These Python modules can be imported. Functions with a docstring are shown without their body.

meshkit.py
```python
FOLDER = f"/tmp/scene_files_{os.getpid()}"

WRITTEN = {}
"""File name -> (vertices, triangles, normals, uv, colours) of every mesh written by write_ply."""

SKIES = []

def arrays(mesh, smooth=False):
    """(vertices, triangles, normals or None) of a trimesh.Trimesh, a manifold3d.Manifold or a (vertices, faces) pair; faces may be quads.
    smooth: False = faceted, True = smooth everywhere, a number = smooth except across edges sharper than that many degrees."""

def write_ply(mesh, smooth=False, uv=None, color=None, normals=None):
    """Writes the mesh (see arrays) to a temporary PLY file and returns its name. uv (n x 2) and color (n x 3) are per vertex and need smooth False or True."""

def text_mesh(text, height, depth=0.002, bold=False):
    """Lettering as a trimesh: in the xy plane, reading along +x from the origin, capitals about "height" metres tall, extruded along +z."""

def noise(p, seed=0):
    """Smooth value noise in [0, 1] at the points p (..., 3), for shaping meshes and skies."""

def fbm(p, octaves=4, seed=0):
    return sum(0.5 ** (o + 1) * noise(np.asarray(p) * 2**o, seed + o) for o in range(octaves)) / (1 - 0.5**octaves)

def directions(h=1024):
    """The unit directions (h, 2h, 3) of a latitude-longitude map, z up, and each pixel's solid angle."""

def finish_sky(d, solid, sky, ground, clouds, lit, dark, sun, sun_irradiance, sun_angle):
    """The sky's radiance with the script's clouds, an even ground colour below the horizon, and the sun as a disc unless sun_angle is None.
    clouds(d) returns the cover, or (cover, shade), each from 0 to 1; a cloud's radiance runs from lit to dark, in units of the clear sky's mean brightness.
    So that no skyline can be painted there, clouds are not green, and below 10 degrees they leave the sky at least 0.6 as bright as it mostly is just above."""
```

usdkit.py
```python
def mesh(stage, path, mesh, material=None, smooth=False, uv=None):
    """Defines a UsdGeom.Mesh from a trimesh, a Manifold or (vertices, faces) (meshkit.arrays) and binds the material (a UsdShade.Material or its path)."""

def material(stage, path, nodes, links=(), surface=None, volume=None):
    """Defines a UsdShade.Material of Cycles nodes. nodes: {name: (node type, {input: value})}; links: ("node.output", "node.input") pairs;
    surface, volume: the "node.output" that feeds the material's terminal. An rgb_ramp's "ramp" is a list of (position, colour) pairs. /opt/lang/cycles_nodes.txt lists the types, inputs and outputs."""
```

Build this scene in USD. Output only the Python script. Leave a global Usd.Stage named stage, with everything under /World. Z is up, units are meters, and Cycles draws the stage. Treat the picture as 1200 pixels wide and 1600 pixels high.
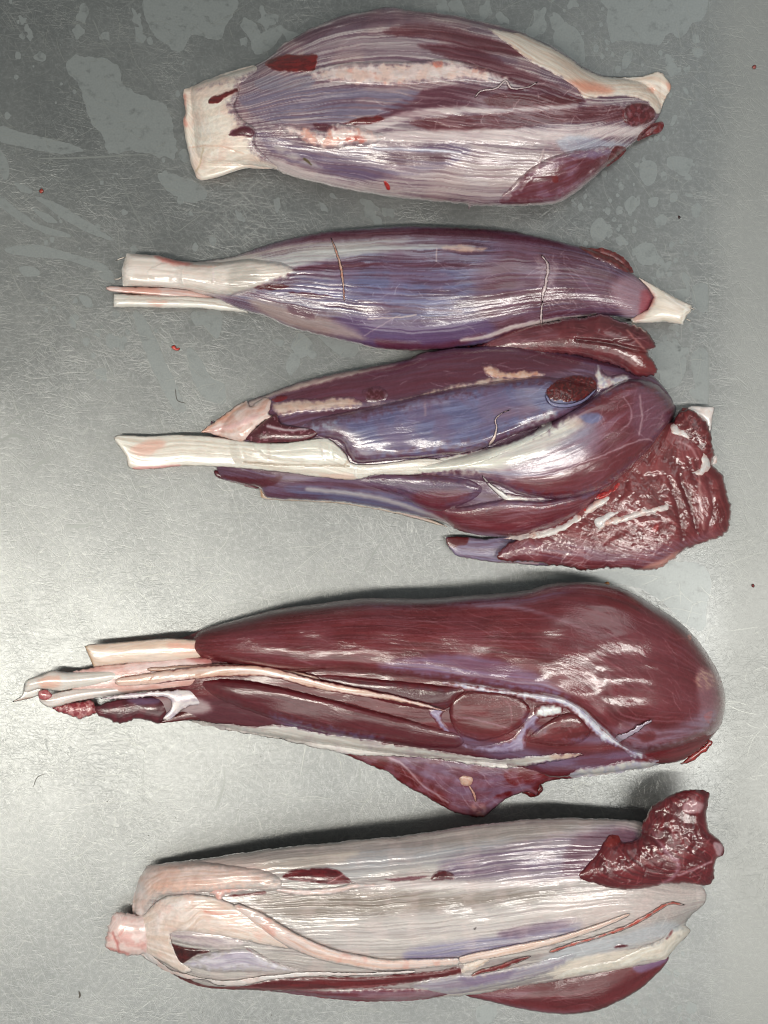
import math, numpy as np, usdkit
from pxr import Usd, UsdGeom, UsdLux, Gf, Sdf, Vt, UsdShade
from scipy.spatial import Delaunay, cKDTree
from scipy.interpolate import CloughTocher2DInterpolator
from scipy.sparse import coo_matrix
from scipy.sparse.linalg import spsolve
import shapely
from shapely.geometry import Polygon

# ------------------------------------------------------------------ stage, camera, lamps, exposure
stage = Usd.Stage.CreateInMemory()
UsdGeom.SetStageUpAxis(stage, UsdGeom.Tokens.z)
UsdGeom.SetStageMetersPerUnit(stage, 1.0)
W = UsdGeom.Xform.Define(stage, '/World')
stage.SetDefaultPrim(W.GetPrim())
S, CX, CY, HC = 0.0004, 600.0, 800.0, 0.75     # metres per traced unit on the table, traced centre, camera height

cam = UsdGeom.Camera.Define(stage, '/World/camera')
cam.AddTranslateOp().Set(Gf.Vec3d(0, 0, HC))
FL = 26.0
cam.CreateFocalLengthAttr(FL)
cam.CreateHorizontalApertureAttr(1200 * S * FL / HC)
cam.CreateVerticalApertureAttr(1600 * S * FL / HC)
cam.CreateClippingRangeAttr(Gf.Vec2f(0.01, 20))
cam.CreateExposureAttr(0.0)

def rect_lamp(name, loc, target, w, h, inten, col):
    l = UsdLux.RectLight.Define(stage, '/World/' + name)
    l.CreateWidthAttr(w); l.CreateHeightAttr(h); l.CreateIntensityAttr(inten); l.CreateColorAttr(Gf.Vec3f(*col))
    m = Gf.Matrix4d().SetLookAt(Gf.Vec3d(*loc), Gf.Vec3d(*target), Gf.Vec3d(0, 1, 0)).GetInverse()
    l.AddTransformOp().Set(m)
    return l
rect_lamp('ceiling_lamp', (-0.74, -0.29, 1.30), (-0.74, -0.25, 0), 1.06, 0.09, 46, (1.0, 0.95, 0.85))
rect_lamp('ceiling_lamp_001', (0.72, -0.29, 1.30), (0.72, -0.25, 0), 1.06, 0.09, 37, (1.0, 0.965, 0.90))
rect_lamp('ceiling_panel', (0.95, 0.95, 1.5), (0.4, 0.4, 0), 0.9, 0.7, 1.5, (0.97, 1.0, 1.0))
rect_lamp('ceiling_panel_001', (-0.1, -1.05, 1.5), (-0.1, -0.5, 0), 1.7, 0.5, 2.0, (1.0, 0.98, 0.93))
dome = UsdLux.DomeLight.Define(stage, '/World/room_light')
dome.CreateIntensityAttr(0.065); dome.CreateColorAttr(Gf.Vec3f(0.90, 1.0, 0.98))

# ------------------------------------------------------------------ materials
def mat(name, rough, bumpd, su, sv, coat=0.3, sss=0.12, wet=0.5):
    nodes = {
        'c': ('attribute', {'attribute': 'col'}), 'f': ('attribute', {'attribute': 'fib'}), 'r': ('attribute', {'attribute': 'rg'}),
        'm1': ('mapping', {'scale': (su, sv, sv)}), 'n1': ('noise_texture', {'scale': 1.0, 'detail': 4.0, 'roughness': 0.6}),
        'm2': ('mapping', {'scale': (0.11, 0.14, 0.11)}), 'n2': ('noise_texture', {'scale': 1.0, 'detail': 3.0, 'roughness': 0.65, 'distortion': 0.6}),
        'm3': ('mapping', {'scale': (0.42, 0.8, 0.5)}), 'n3': ('noise_texture', {'scale': 1.0, 'detail': 2.0}),
        'a1': ('math', {'math_type': 'multiply_add', 'value2': 0.45}), 'a2': ('math', {'math_type': 'multiply_add', 'value2': 0.45}),
        'mp': ('mapping', {'scale': (0.016, 0.028, 0.02)}), 'nm': ('noise_texture', {'scale': 1.0, 'detail': 2.0}), 'mm': ('map_range', {'from_min': 0.46, 'from_max': 0.66, 'to_min': 0.25, 'to_max': 1.0, 'clamp': True}),
        'sc': ('math', {'math_type': 'multiply'}),
        'b': ('bump', {'strength': 1.0, 'distance': bumpd}),
        'rr': ('map_range', {'from_min': 0.3, 'from_max': 0.7, 'to_min': rough * 0.7, 'to_max': rough * 1.35}),
        'ra': ('math', {'math_type': 'add'}),
        'v': ('hsv', {'saturation': 1.0, 'value': 1.0}), 'vm': ('map_range', {'from_min': 0.3, 'from_max': 0.7, 'to_min': 0.86, 'to_max': 1.14}),
        'p': ('principled_bsdf', {'specular_ior_level': wet, 'coat_weight': coat, 'coat_roughness': 0.18, 'coat_ior': 1.62, 'subsurface_weight': sss,
                                  'subsurface_scale': 0.0016, 'subsurface_radius': (1.0, 0.45, 0.35)})}
    links = [('f.vector', 'm1.vector'), ('m1.vector', 'n1.vector'), ('f.vector', 'm2.vector'), ('m2.vector', 'n2.vector'),
             ('f.vector', 'm3.vector'), ('m3.vector', 'n3.vector'),
             ('n2.fac', 'a1.value1'), ('n1.fac', 'a1.value3'), ('n3.fac', 'a2.value1'), ('a1.value', 'a2.value3'),
             ('f.vector', 'mp.vector'), ('mp.vector', 'nm.vector'), ('nm.fac', 'mm.value'), ('a2.value', 'sc.value1'), ('mm.result', 'sc.value2'), ('sc.value', 'b.height'), ('b.normal', 'p.normal'), ('b.normal', 'p.coat_normal'),
             ('n2.fac', 'rr.value'), ('rr.result', 'ra.value1'), ('r.fac', 'ra.value2'), ('ra.value', 'p.roughness'),
             ('n1.fac', 'vm.value'), ('vm.result', 'v.value'), ('c.color', 'v.color'), ('v.color', 'p.base_color')]
    return usdkit.material(stage, '/World/Looks/' + name, nodes, links, surface='p.BSDF')
M = {'meat': mat('raw_muscle', 0.34, 0.00026, 0.03, 0.30, coat=1.0, sss=0.06, wet=0.3),
     'skin': mat('silverskin', 0.30, 0.00015, 0.015, 0.40, coat=1.0, sss=0.08, wet=0.35),
     'tendon': mat('tendon', 0.30, 0.00008, 0.012, 0.25, coat=0.8, sss=0.2),
     'fat': mat('fat', 0.36, 0.00012, 0.08, 0.14, coat=0.7, sss=0.2)}

# ------------------------------------------------------------------ small numeric helpers
def hash2(i, j, s):
    h = (i * 374761393 + j * 668265263 + s * 1442695041) & 0xFFFFFFFF
    h = ((h ^ (h >> 13)) * 1274126177) & 0xFFFFFFFF
    return ((h ^ (h >> 16)) & 0xFFFFFF) / 16777215.0
def n2(x, y, s=0):
    i, j = np.floor(x).astype(np.int64), np.floor(y).astype(np.int64)
    a, b = x - i, y - j
    def g(di, dj):
        t = hash2(i + di, j + dj, s) * 6.2831853
        return np.cos(t) * (a - di) + np.sin(t) * (b - dj)
    u, v = a ** 3 * (a * (6 * a - 15) + 10), b ** 3 * (b * (6 * b - 15) + 10)
    n = (g(0, 0) * (1 - u) + g(1, 0) * u) * (1 - v) + (g(0, 1) * (1 - u) + g(1, 1) * u) * v
    return np.clip(0.5 + 0.85 * n, 0, 1)
def fb(x, y, s=0, o=3):
    return sum(0.5 ** k * n2(x * 2 ** k, y * 2 ** k, s + 17 * k) for k in range(o)) / (2 - 0.5 ** (o - 1))
def ss(a, b, x):
    t = np.clip((x - a) / (b - a + 1e-9), 0, 1)
    return t * t * (3 - 2 * t)
def spline(pts, closed=False, step=1.5, smooth=True):
    p = np.asarray(pts, float)[:, :2]
    if smooth:
        q = np.vstack([p[-1], p, p[0], p[1]]) if closed else np.vstack([2 * p[0] - p[1], p, 2 * p[-1] - p[-2]])
        out = []
        for i in range(len(q) - 3):
            a, b, c, d = q[i:i + 4]
            t = np.linspace(0, 1, 14, endpoint=False)[:, None]
            out.append(0.5 * (2 * b + (c - a) * t + (2 * a - 5 * b + 4 * c - d) * t ** 2 + (3 * b - a - 3 * c + d) * t ** 3))
        p = np.vstack(out + ([] if closed else [p[-1:]]))
    if closed:
        p = np.vstack([p, p[:1]])
    L = np.concatenate([[0], np.cumsum(np.hypot(*np.diff(p, axis=0).T))])
    n = max(int(L[-1] / step), 8)
    t = np.linspace(0, L[-1], n, endpoint=not closed)
    return np.stack([np.interp(t, L, p[:, 0]), np.interp(t, L, p[:, 1])], 1)
def outline(pts, step=1.5, smooth=True, wob=0.8, seed=0):
    p = spline(pts, True, step, smooth)
    if wob:
        nx = np.roll(p, -1, 0) - np.roll(p, 1, 0)
        nx = np.stack([nx[:, 1], -nx[:, 0]], 1) / (np.hypot(*nx.T)[:, None] + 1e-9)
        p = p + nx * wob * ((fb(p[:, 0] / 7, p[:, 1] / 7, seed) - 0.5) * 2.4 + (fb(p[:, 0] / 25, p[:, 1] / 25, seed + 5) - 0.5) * 3)[:, None]
    g = Polygon(p).buffer(0)
    if g.geom_type != 'Polygon':
        g = max(g.geoms, key=lambda x: x.area)
    c = np.array(g.exterior.coords)
    return spline(c[:-1], True, step, False)
def strip(pts, w, step=1.5):
    c = spline(pts, False, 2.0)
    d = np.gradient(c, axis=0); d /= np.hypot(*d.T)[:, None] + 1e-9
    n = np.stack([-d[:, 1], d[:, 0]], 1)
    ww = np.interp(np.linspace(0, 1, len(c)), np.linspace(0, 1, len(np.atleast_1d(w))), np.atleast_1d(w)) if np.ndim(w) else np.full(len(c), w)
    t = np.linspace(0, 1, len(c)); ww = ww * np.sqrt(np.clip(np.minimum(t, 1 - t) * len(c) / 2.5, 0.15, 1)) / 2
    return np.vstack([c + n * ww[:, None], (c - n * ww[:, None])[::-1]])
def tri(bd, g, seed=0):
    """Points (boundary first) and triangles filling the outline bd with spacing g."""
    lo, hi = bd.min(0), bd.max(0)
    xs, ys = np.arange(lo[0], hi[0] + g, g), np.arange(lo[1], hi[1] + g, g * 0.866)
    X, Y = np.meshgrid(xs, ys); X = X + (np.arange(len(ys)) % 2)[:, None] * g / 2
    P = np.stack([X.ravel(), Y.ravel()], 1)
    P += np.random.default_rng(seed).uniform(-0.12, 0.12, P.shape) * g
    poly = Polygon(bd)
    shapely.prepare(poly)
    P = P[shapely.contains_xy(poly, P[:, 0], P[:, 1])]
    if len(P):
        P = P[cKDTree(bd).query(P)[0] > 0.6 * g]
    A = np.vstack([bd, P])
    t = Delaunay(A).simplices
    c = A[t].mean(1)
    t = t[shapely.contains_xy(poly, c[:, 0], c[:, 1])]
    e1, e2 = A[t[:, 1]] - A[t[:, 0]], A[t[:, 2]] - A[t[:, 0]]
    cr = e1[:, 0] * e2[:, 1] - e1[:, 1] * e2[:, 0]
    t = np.where((cr > 0)[:, None], t[:, [0, 2, 1]], t)      # traced y runs down, so this faces up
    return A, t[np.abs(cr) > 1e-6]
def dome_of(bd):
    """Half-height profile of a soft body with this outline: half a circle across a strip."""
    area = Polygon(bd).area
    g = max(1.6, math.sqrt(area / 5000))
    b = spline(bd, True, g, False)
    A, t = tri(b, g)
    n = len(A)
    I, J, V = [], [], []
    for k in range(3):
        i, j, o = t[:, k], t[:, (k + 1) % 3], t[:, (k + 2) % 3]
        a, c = A[i] - A[o], A[j] - A[o]
        cot = (a * c).sum(1) / (np.abs(a[:, 0] * c[:, 1] - a[:, 1] * c[:, 0]) + 1e-9) / 2
        I += [i, j, i, j]; J += [j, i, i, j]; V += [-cot, -cot, cot, cot]
    L = coo_matrix((np.concatenate(V), (np.concatenate(I), np.concatenate(J))), (n, n)).tocsr()
    e1, e2 = A[t[:, 1]] - A[t[:, 0]], A[t[:, 2]] - A[t[:, 0]]
    ar = np.abs(e1[:, 0] * e2[:, 1] - e1[:, 1] * e2[:, 0]) / 2
    m = np.bincount(t.ravel(), np.repeat(ar / 3, 3), n)
    fr = np.arange(len(b), n)
    phi = np.zeros(n)
    if len(fr):
        phi[fr] = spsolve(L[fr][:, fr].tocsc(), m[fr])
    f = CloughTocher2DInterpolator(A, phi, fill_value=0.0)
    poly = Polygon(bd); shapely.prepare(poly)
    def R(P):
        r = np.sqrt(2 * np.clip(np.nan_to_num(f(P)), 0, None))
        return np.where(shapely.contains_xy(poly, P[:, 0], P[:, 1]), r, 0.0)
    R.max = math.sqrt(2 * phi.max())
    return R
def flow_of(bd, ang=0.0):
    """Fibre coordinates: along the length, and across between the two long edges, so that fibres converge at the ends."""
    ca, sa = math.cos(math.radians(ang)), math.sin(math.radians(ang))
    rot = lambda P: np.stack([P[:, 0] * ca + P[:, 1] * sa, -P[:, 0] * sa + P[:, 1] * ca], 1)
    q = rot(bd)
    n = 60
    e = np.linspace(q[:, 0].min(), q[:, 0].max(), n + 1)
    k = np.clip(np.searchsorted(e, q[:, 0]) - 1, 0, n - 1)
    top, bot = np.full(n, np.nan), np.full(n, np.nan)
    for i in range(n):
        if (k == i).any():
            top[i], bot[i] = q[k == i, 1].min(), q[k == i, 1].max()
    x = (e[1:] + e[:-1]) / 2
    ok = ~np.isnan(top)
    top, bot = np.interp(x, x[ok], top[ok]), np.interp(x, x[ok], bot[ok])
    bot = np.maximum(bot, top + 1)
    ker = np.hanning(11); ker /= ker.sum()
    top, bot = (np.convolve(np.pad(a, 5, mode='edge'), ker, 'valid') for a in (top, bot))
    half = np.maximum((bot - top) / 2, 0.25 * (bot - top).max() / 2)
    mean = half.mean()
    def F(P):
        r = rot(P)
        h = np.interp(r[:, 0], x, half); m = np.interp(r[:, 0], x, (top + bot) / 2)
        return np.stack([r[:, 0], (r[:, 1] - m) / h * mean], 1)
    return F

# ------------------------------------------------------------------ surface marks: real colours and relief of the tissue
# B: soft-edged patch, L: line, F: fibres, Mo: mottling, H: fine threads. st=(length, width, amount) breaks a mark up along the fibres.
def B(pts, col, a=1.0, soft=6, st=None, dz=0.0, rg=0.0, warp=2.5, smooth=True): return ('B', pts, col, a, soft, st, dz, rg, warp, smooth)
def L(pts, w, col, a=1.0, soft=3, st=None, dz=0.0, rg=0.0, warp=1.5): return ('L', pts, w, col, a, soft, st, dz, rg, warp)
def F(col, a, lu, wv, thr=0.5, band=0.2, dz=0.0, seed=1): return ('F', col, a, lu, wv, thr, band, dz, seed)
def Mo(col, a, sc, thr=0.5, band=0.25, dz=0.0, seed=3): return ('M', col, a, sc, thr, band, dz, seed)
def H(n, box, ln, col, a=0.6, ang=(-30, 30), w=1.3, dz=0.2, seed=5): return ('H', n, box, ln, col, a, ang, w, dz, seed)

class Paint:
    def __init__(s, P, uv, col, seed):
        s.P, s.uv, s.seed = P, uv, seed
        s.uv = uv + np.stack([0 * uv[:, 0], (fb(P[:, 0] / 90, P[:, 1] / 50, seed + 3) - 0.5) * 8 + (fb(P[:, 0] / 22, P[:, 1] / 14, seed + 4) - 0.5) * 1.2], 1)
        s.col = np.tile(np.asarray(col, float), (len(P), 1)); s.dz = np.zeros(len(P)); s.rg = np.zeros(len(P))
        s.wx = (fb(P[:, 0] / 14, P[:, 1] / 14, seed + 91) - 0.5) * 2; s.wy = (fb(P[:, 0] / 14, P[:, 1] / 14, seed + 47) - 0.5) * 2
    def put(s, ix, m, col, dz, rg):
        m = m[:, None]
        s.col[ix] = s.col[ix] * (1 - m) + np.asarray(col, float) * m
        s.dz[ix] += dz * m[:, 0]; s.rg[ix] += rg * m[:, 0]
    def streak(s, ix, st):
        lu, wv, amt = st[:3]
        n = fb(s.uv[ix, 0] / lu, s.uv[ix, 1] / wv, s.seed + 7 + int(lu), 3)
        return 1 - amt * ss(0.38, 0.62, n)
    def run(s, ops):
        for op in ops:
            k = op[0]
            if k == 'B':
                _, pts, col, a, soft, st, dz, rg, warp, sm = op
                bd = spline(pts, True, 2.0, sm)
                lo, hi = bd.min(0) - soft - warp - 3, bd.max(0) + soft + warp + 3
                ix = np.nonzero(((s.P >= lo) & (s.P <= hi)).all(1))[0]
                if not len(ix): continue
                Q = s.P[ix] + np.stack([s.wx[ix], s.wy[ix]], 1) * warp
                d = cKDTree(bd).query(Q)[0]
                d = np.where(shapely.contains_xy(Polygon(bd).buffer(0), Q[:, 0], Q[:, 1]), d, -d)
                m = ss(-soft / 2, soft / 2, d) * a
                if st: m = m * s.streak(ix, st)
                s.put(ix, m, col, dz, rg)
            elif k == 'L':
                _, pts, w, col, a, soft, st, dz, rg, warp = op
                c = spline(pts, False, 1.0)
                ww = np.interp(np.linspace(0, 1, len(c)), np.linspace(0, 1, len(np.atleast_1d(w))), np.atleast_1d(w)) if np.ndim(w) else np.full(len(c), float(w))
                r = ww.max() / 2 + soft + warp + 2
                ix = np.nonzero(((s.P >= c.min(0) - r) & (s.P <= c.max(0) + r)).all(1))[0]
                if not len(ix): continue
                Q = s.P[ix] + np.stack([s.wx[ix], s.wy[ix]], 1) * warp
                d, j = cKDTree(c).query(Q)
                m = (1 - ss(-soft / 2, soft / 2, d - ww[j] / 2)) * a
                if st: m = m * s.streak(ix, st)
                s.put(ix, m, col, dz, rg)
            elif k == 'F':
                _, col, a, lu, wv, thr, band, dz, seed = op
                n = fb(s.uv[:, 0] / lu, s.uv[:, 1] / wv, seed + s.seed, 3)
                s.put(slice(None), ss(thr - band / 2, thr + band / 2, n) * a, col, dz * 0.4, 0)
            elif k == 'M':
                _, col, a, sc, thr, band, dz, seed = op
                n = fb(s.P[:, 0] / sc, s.P[:, 1] / sc, seed + s.seed, 4)
                s.put(slice(None), ss(thr - band / 2, thr + band / 2, n) * a, col, dz, 0)
            elif k == 'H':
                _, n, box, ln, col, a, ang, w, dz, seed = op
                r = np.random.default_rng(seed + s.seed)
                for i in range(n):
                    x, y = r.uniform(box[0], box[2]), r.uniform(box[1], box[3])
                    th, l, cv = math.radians(r.uniform(*ang)), ln * r.uniform(0.4, 1.3), r.uniform(-0.25, 0.25)
                    d, e = np.array([math.cos(th), math.sin(th)]), np.array([-math.sin(th), math.cos(th)])
                    p = [np.array([x, y]) + d * l * t + e * l * cv * t * (1 - t) * 2 for t in (0, 0.35, 0.7, 1)]
                    s.run([L(p, [w * 0.6, w, w * 0.4], col, a * r.uniform(0.4, 1), 1.6, dz=dz, warp=1.0)])

def lin(c):
    c = np.clip(np.asarray(c, float) / 255, 0, 1)

    return np.where(c <= 0.04045, c / 12.92, ((c + 0.055) / 1.055) ** 2.4)
def world(P, z):
    k = S * (HC - z * S) / HC
    return np.stack([(P[:, 0] - CX) * k, (CY - P[:, 1]) * k, z * S], 1)

used = {}
def numbered(parent, name):
    k = used[(parent, name)] = used.get((parent, name), -1) + 1
    return f'{parent}/{name}' + (f'_{k:03d}' if k else '')
def tag(prim, **kw):
    for k, v in kw.items():
        if v: prim.SetCustomDataByKey(k, v)
def define(path, V, T, material, col=None, fib=None, rg=None, smooth=True, org=None):
    if org is not None: V = V - org
    m = usdkit.mesh(stage, path, (V, T), material, smooth=smooth)
    api = UsdGeom.PrimvarsAPI(m)
    if col is not None: api.CreatePrimvar('col', Sdf.ValueTypeNames.Color3fArray, 'vertex').Set(Vt.Vec3fArray.FromNumpy(lin(col).astype(np.float32)))
    if fib is not None: api.CreatePrimvar('fib', Sdf.ValueTypeNames.Vector3fArray, 'vertex').Set(Vt.Vec3fArray.FromNumpy(fib.astype(np.float32)))
    if rg is not None: api.CreatePrimvar('rg', Sdf.ValueTypeNames.FloatArray, 'vertex').Set(Vt.FloatArray.FromNumpy(rg.astype(np.float32)))
    return m.GetPrim()

STEP = 1.35
class Thing:
    """One cut of meat: a main muscle body with parts lying on or beside it."""
    def __init__(s, name, label, cat, group, org):
        s.path = numbered('/World', name)
        x = UsdGeom.Xform.Define(stage, s.path)
        s.org = np.array([(org[0] - CX) * S, (CY - org[1]) * S, 0.0])
        x.AddTranslateOp().Set(Gf.Vec3d(*s.org))
        tag(x.GetPrim(), label=label, category=cat, group=group)
        s.seed = len(used) * 101; s.k = 0
    def solid(s, name, bd, top, bot, col, ops, m, label=None, ang=0.0, flow=None, parent=None, edge=0.0, split=False):
        s.k += 1; sd = s.seed + s.k * 13
        A, t = tri(bd, STEP, sd)
        nb = len(bd)
        fl = (flow or flow_of(bd, ang))(A)
        pt = Paint(A, fl, col, sd); pt.run(ops)
        rb = min(1.0, math.sqrt(Polygon(bd).area) / 260) * (1.25 if m in ('meat', 'skin') else 0.5)
        pt.dz += rb * ((fb(A[:, 0] / 75, A[:, 1] / 36, sd + 31, 1) - 0.5) * 3.0 + (fb(A[:, 0] / 34, A[:, 1] / 15, sd + 32, 1) - 0.5) * 0.15 + (fb(fl[:, 0] / 70, fl[:, 1] / 8, sd + 33) - 0.5) * 0.05)
        if edge and getattr(s, 'below', None):
            d = cKDTree(bd).query(A)[0] + (fb(A[:, 0] / 9, A[:, 1] / 9, sd + 2) - 0.5) * edge * 1.6
            near = np.nonzero(d < edge)[0]
            w = (1 - ss(0, edge, d[near]))[:, None] * 0.92
            if getattr(s, 'bd', None) is not None:
                ins = shapely.contains_xy(Polygon(s.bd), A[near, 0], A[near, 1])
                w = w * (np.where(ins, ss(2, 12, cKDTree(s.bd).query(A[near])[0]), 0)[:, None])
            j = s.below[0].query(A[near])[1]
            pt.col[near] = pt.col[near] * (1 - w) + s.below[1][j] * w
        s.last = (cKDTree(A), pt.col.copy(), pt.dz.copy())
        z = top(A) + pt.dz * np.minimum(1, np.concatenate([np.zeros(nb), np.ones(len(A) - nb)]))
        # underside: its own coarse sheet on the same rim
        bb = bd[::4] if nb > 60 else bd
        C, u = tri(bd, max(6.0, STEP * 4), sd + 1)
        zb = np.minimum(bot(C), top(C) - 0.2)
        zb[:nb] = z[:nb]
        inner = np.arange(nb, len(C))
        if split: inner = np.arange(0, len(C))                # a rim of its own, so that the thin edge shades like the top
        V = np.vstack([world(A, np.maximum(z, 0.3)), world(C[inner], np.maximum(zb[inner], 0.25))])
        u = (u + len(A) if split else np.where(u < nb, u, u - nb + len(A)))[:, [0, 2, 1]]
        uvb = (flow or flow_of(bd, ang))(C[inner]) if len(inner) else np.zeros((0, 2))
        fib = np.vstack([np.column_stack([fl, z]), np.column_stack([uvb, zb[inner]])])
        nn = cKDTree(A[:nb]).query(C[inner])[1] if len(inner) else np.zeros(0, int)
        colr = np.vstack([pt.col, pt.col[nn]]); rg = np.concatenate([pt.rg, pt.rg[nn]])
        pr = define(numbered(parent or s.path, name), V, np.vstack([t, u]), M[m], colr, fib, rg, org=s.org)
        tag(pr, label=label)
        return str(pr.GetPath())
    def body(s, name, pts, col, ops, m='skin', c=0.36, kt=0.58, ang=0.0, smooth=True, label=None, wob=0.9, seed=0, p=1.0, zmin=0.0):
        bd = outline(pts, STEP, smooth, wob, s.seed + seed)
        R = dome_of(bd)
        lo, hi = bd[:, 0].min(), bd[:, 0].max()
        xs = np.linspace(lo, hi, 80)
        G = np.stack(np.meshgrid(xs, np.linspace(bd[:, 1].min(), bd[:, 1].max(), 60)), -1).reshape(-1, 2)
        prof = R(G).reshape(60, 80).max(0)
        ker = np.hanning(17); ker /= ker.sum()
        prof = np.convolve(np.pad(prof, 8, mode='edge'), ker, 'valid')
        mx = R.max
        zc = lambda P: np.maximum(c * np.interp(P[:, 0], xs, prof), zmin)
        top = lambda P: zc(P) + kt * mx * (R(P) / mx) ** p
        bot = lambda P: zc(P) - max(c, 0.02) * 1.05 * R(P)
        fl = flow_of(bd, ang)
        s.T, s.flow, s.bd = top, fl, bd
        s.body_path = s.solid(name, bd, top, bot, col, ops, m, label, flow=fl)
        s.below = s.last; s.layers = {id(top): s.last}
        return top
    def free(s, name, pts, col, ops, zc, kt=0.6, kb=0.6, cap=None, m='meat', ang=0.0, smooth=True, label=None, wob=0.6, flow=None, parent=None):
        """A part beside the body, with its own height above the table: zc is a number or a function of the points."""
        bd = outline(pts, STEP, smooth, wob, s.seed + s.k)
        R = dome_of(bd)
        z0 = zc if callable(zc) else (lambda P: np.full(len(P), float(zc)))
        hh = (lambda r, k: k * r) if cap is None else (lambda r, k: cap * (1 - np.exp(-k * r / cap)))
        top = lambda P: z0(P) + hh(R(P), kt)
        s.solid(name, bd, top, lambda P: z0(P) - hh(R(P), kb), col, ops, m, label, ang, flow, parent)
        s.layers = {**getattr(s, 'layers', {}), id(top): s.last}; s.keep = getattr(s, 'keep', []) + [top]
        return top
    def on(s, name, pts, col, ops=(), lift=0.0, sink=1.0, kt=0.5, cap=5.0, m='skin', ang=0.0, smooth=True, label=None, wob=0.7, base=None, flow=None, parent=None, edge=None, soft=None, thick=6.0):
        """A part lying on the body (or on the surface base); a soft one thins out to nothing at its border and takes on the tissue below it there."""
        bd = outline(pts, STEP, smooth, wob, s.seed + s.k)
        R = dome_of(bd)
        b = base or s.T
        below = s.layers.get(id(base), s.below)
        soft = (m != 'tendon') if soft is None else soft
        def relief(P):
            d, j = below[0].query(P, k=4)
            w = 1 / (d + 0.5)
            return np.where(d[:, 0] < 6, (below[2][j] * w).sum(1) / w.sum(1), 0)
        hi = cap + max(lift - sink, 0)
        if soft:
            e = min(7.0, 0.55 * R.max)
            top = lambda P: b(P) + 0.45 + hi * (1 - np.exp(-kt * R(P) ** 2 / (hi * e)))
        else:
            top = lambda P: b(P) + lift - sink + cap * (1 - np.exp(-kt * R(P) / cap))
        low = (lambda P: b(P) - thick)
        if edge is None and name in ('exposed_muscle', 'cut_face', 'blood_vessel', 'muscle_end'): edge = 3.0
        body = s.below
        s.below = below
        s.solid(name, bd, lambda P: top(P) + relief(P), low, col, list(ops), m, label, ang, flow, parent, (min(15.0, 0.6 * R.max) if soft else min(4.0, 0.3 * R.max)) if edge is None else edge, split=soft)
        s.below = body; s.layers[id(top)] = s.last; s.keep = getattr(s, 'keep', []) + [top]
        return top
    def cord(s, name, pts, w, col, ops=(), **kw):
        kw = {'lift': 1.0, 'sink': 0.6, 'kt': 0.75, 'cap': 12.0, 'm': 'tendon', 'smooth': False, 'wob': 0.35, 'soft': False, **kw}
        return s.on(name, strip(pts, w), col, ops, **kw)

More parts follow.
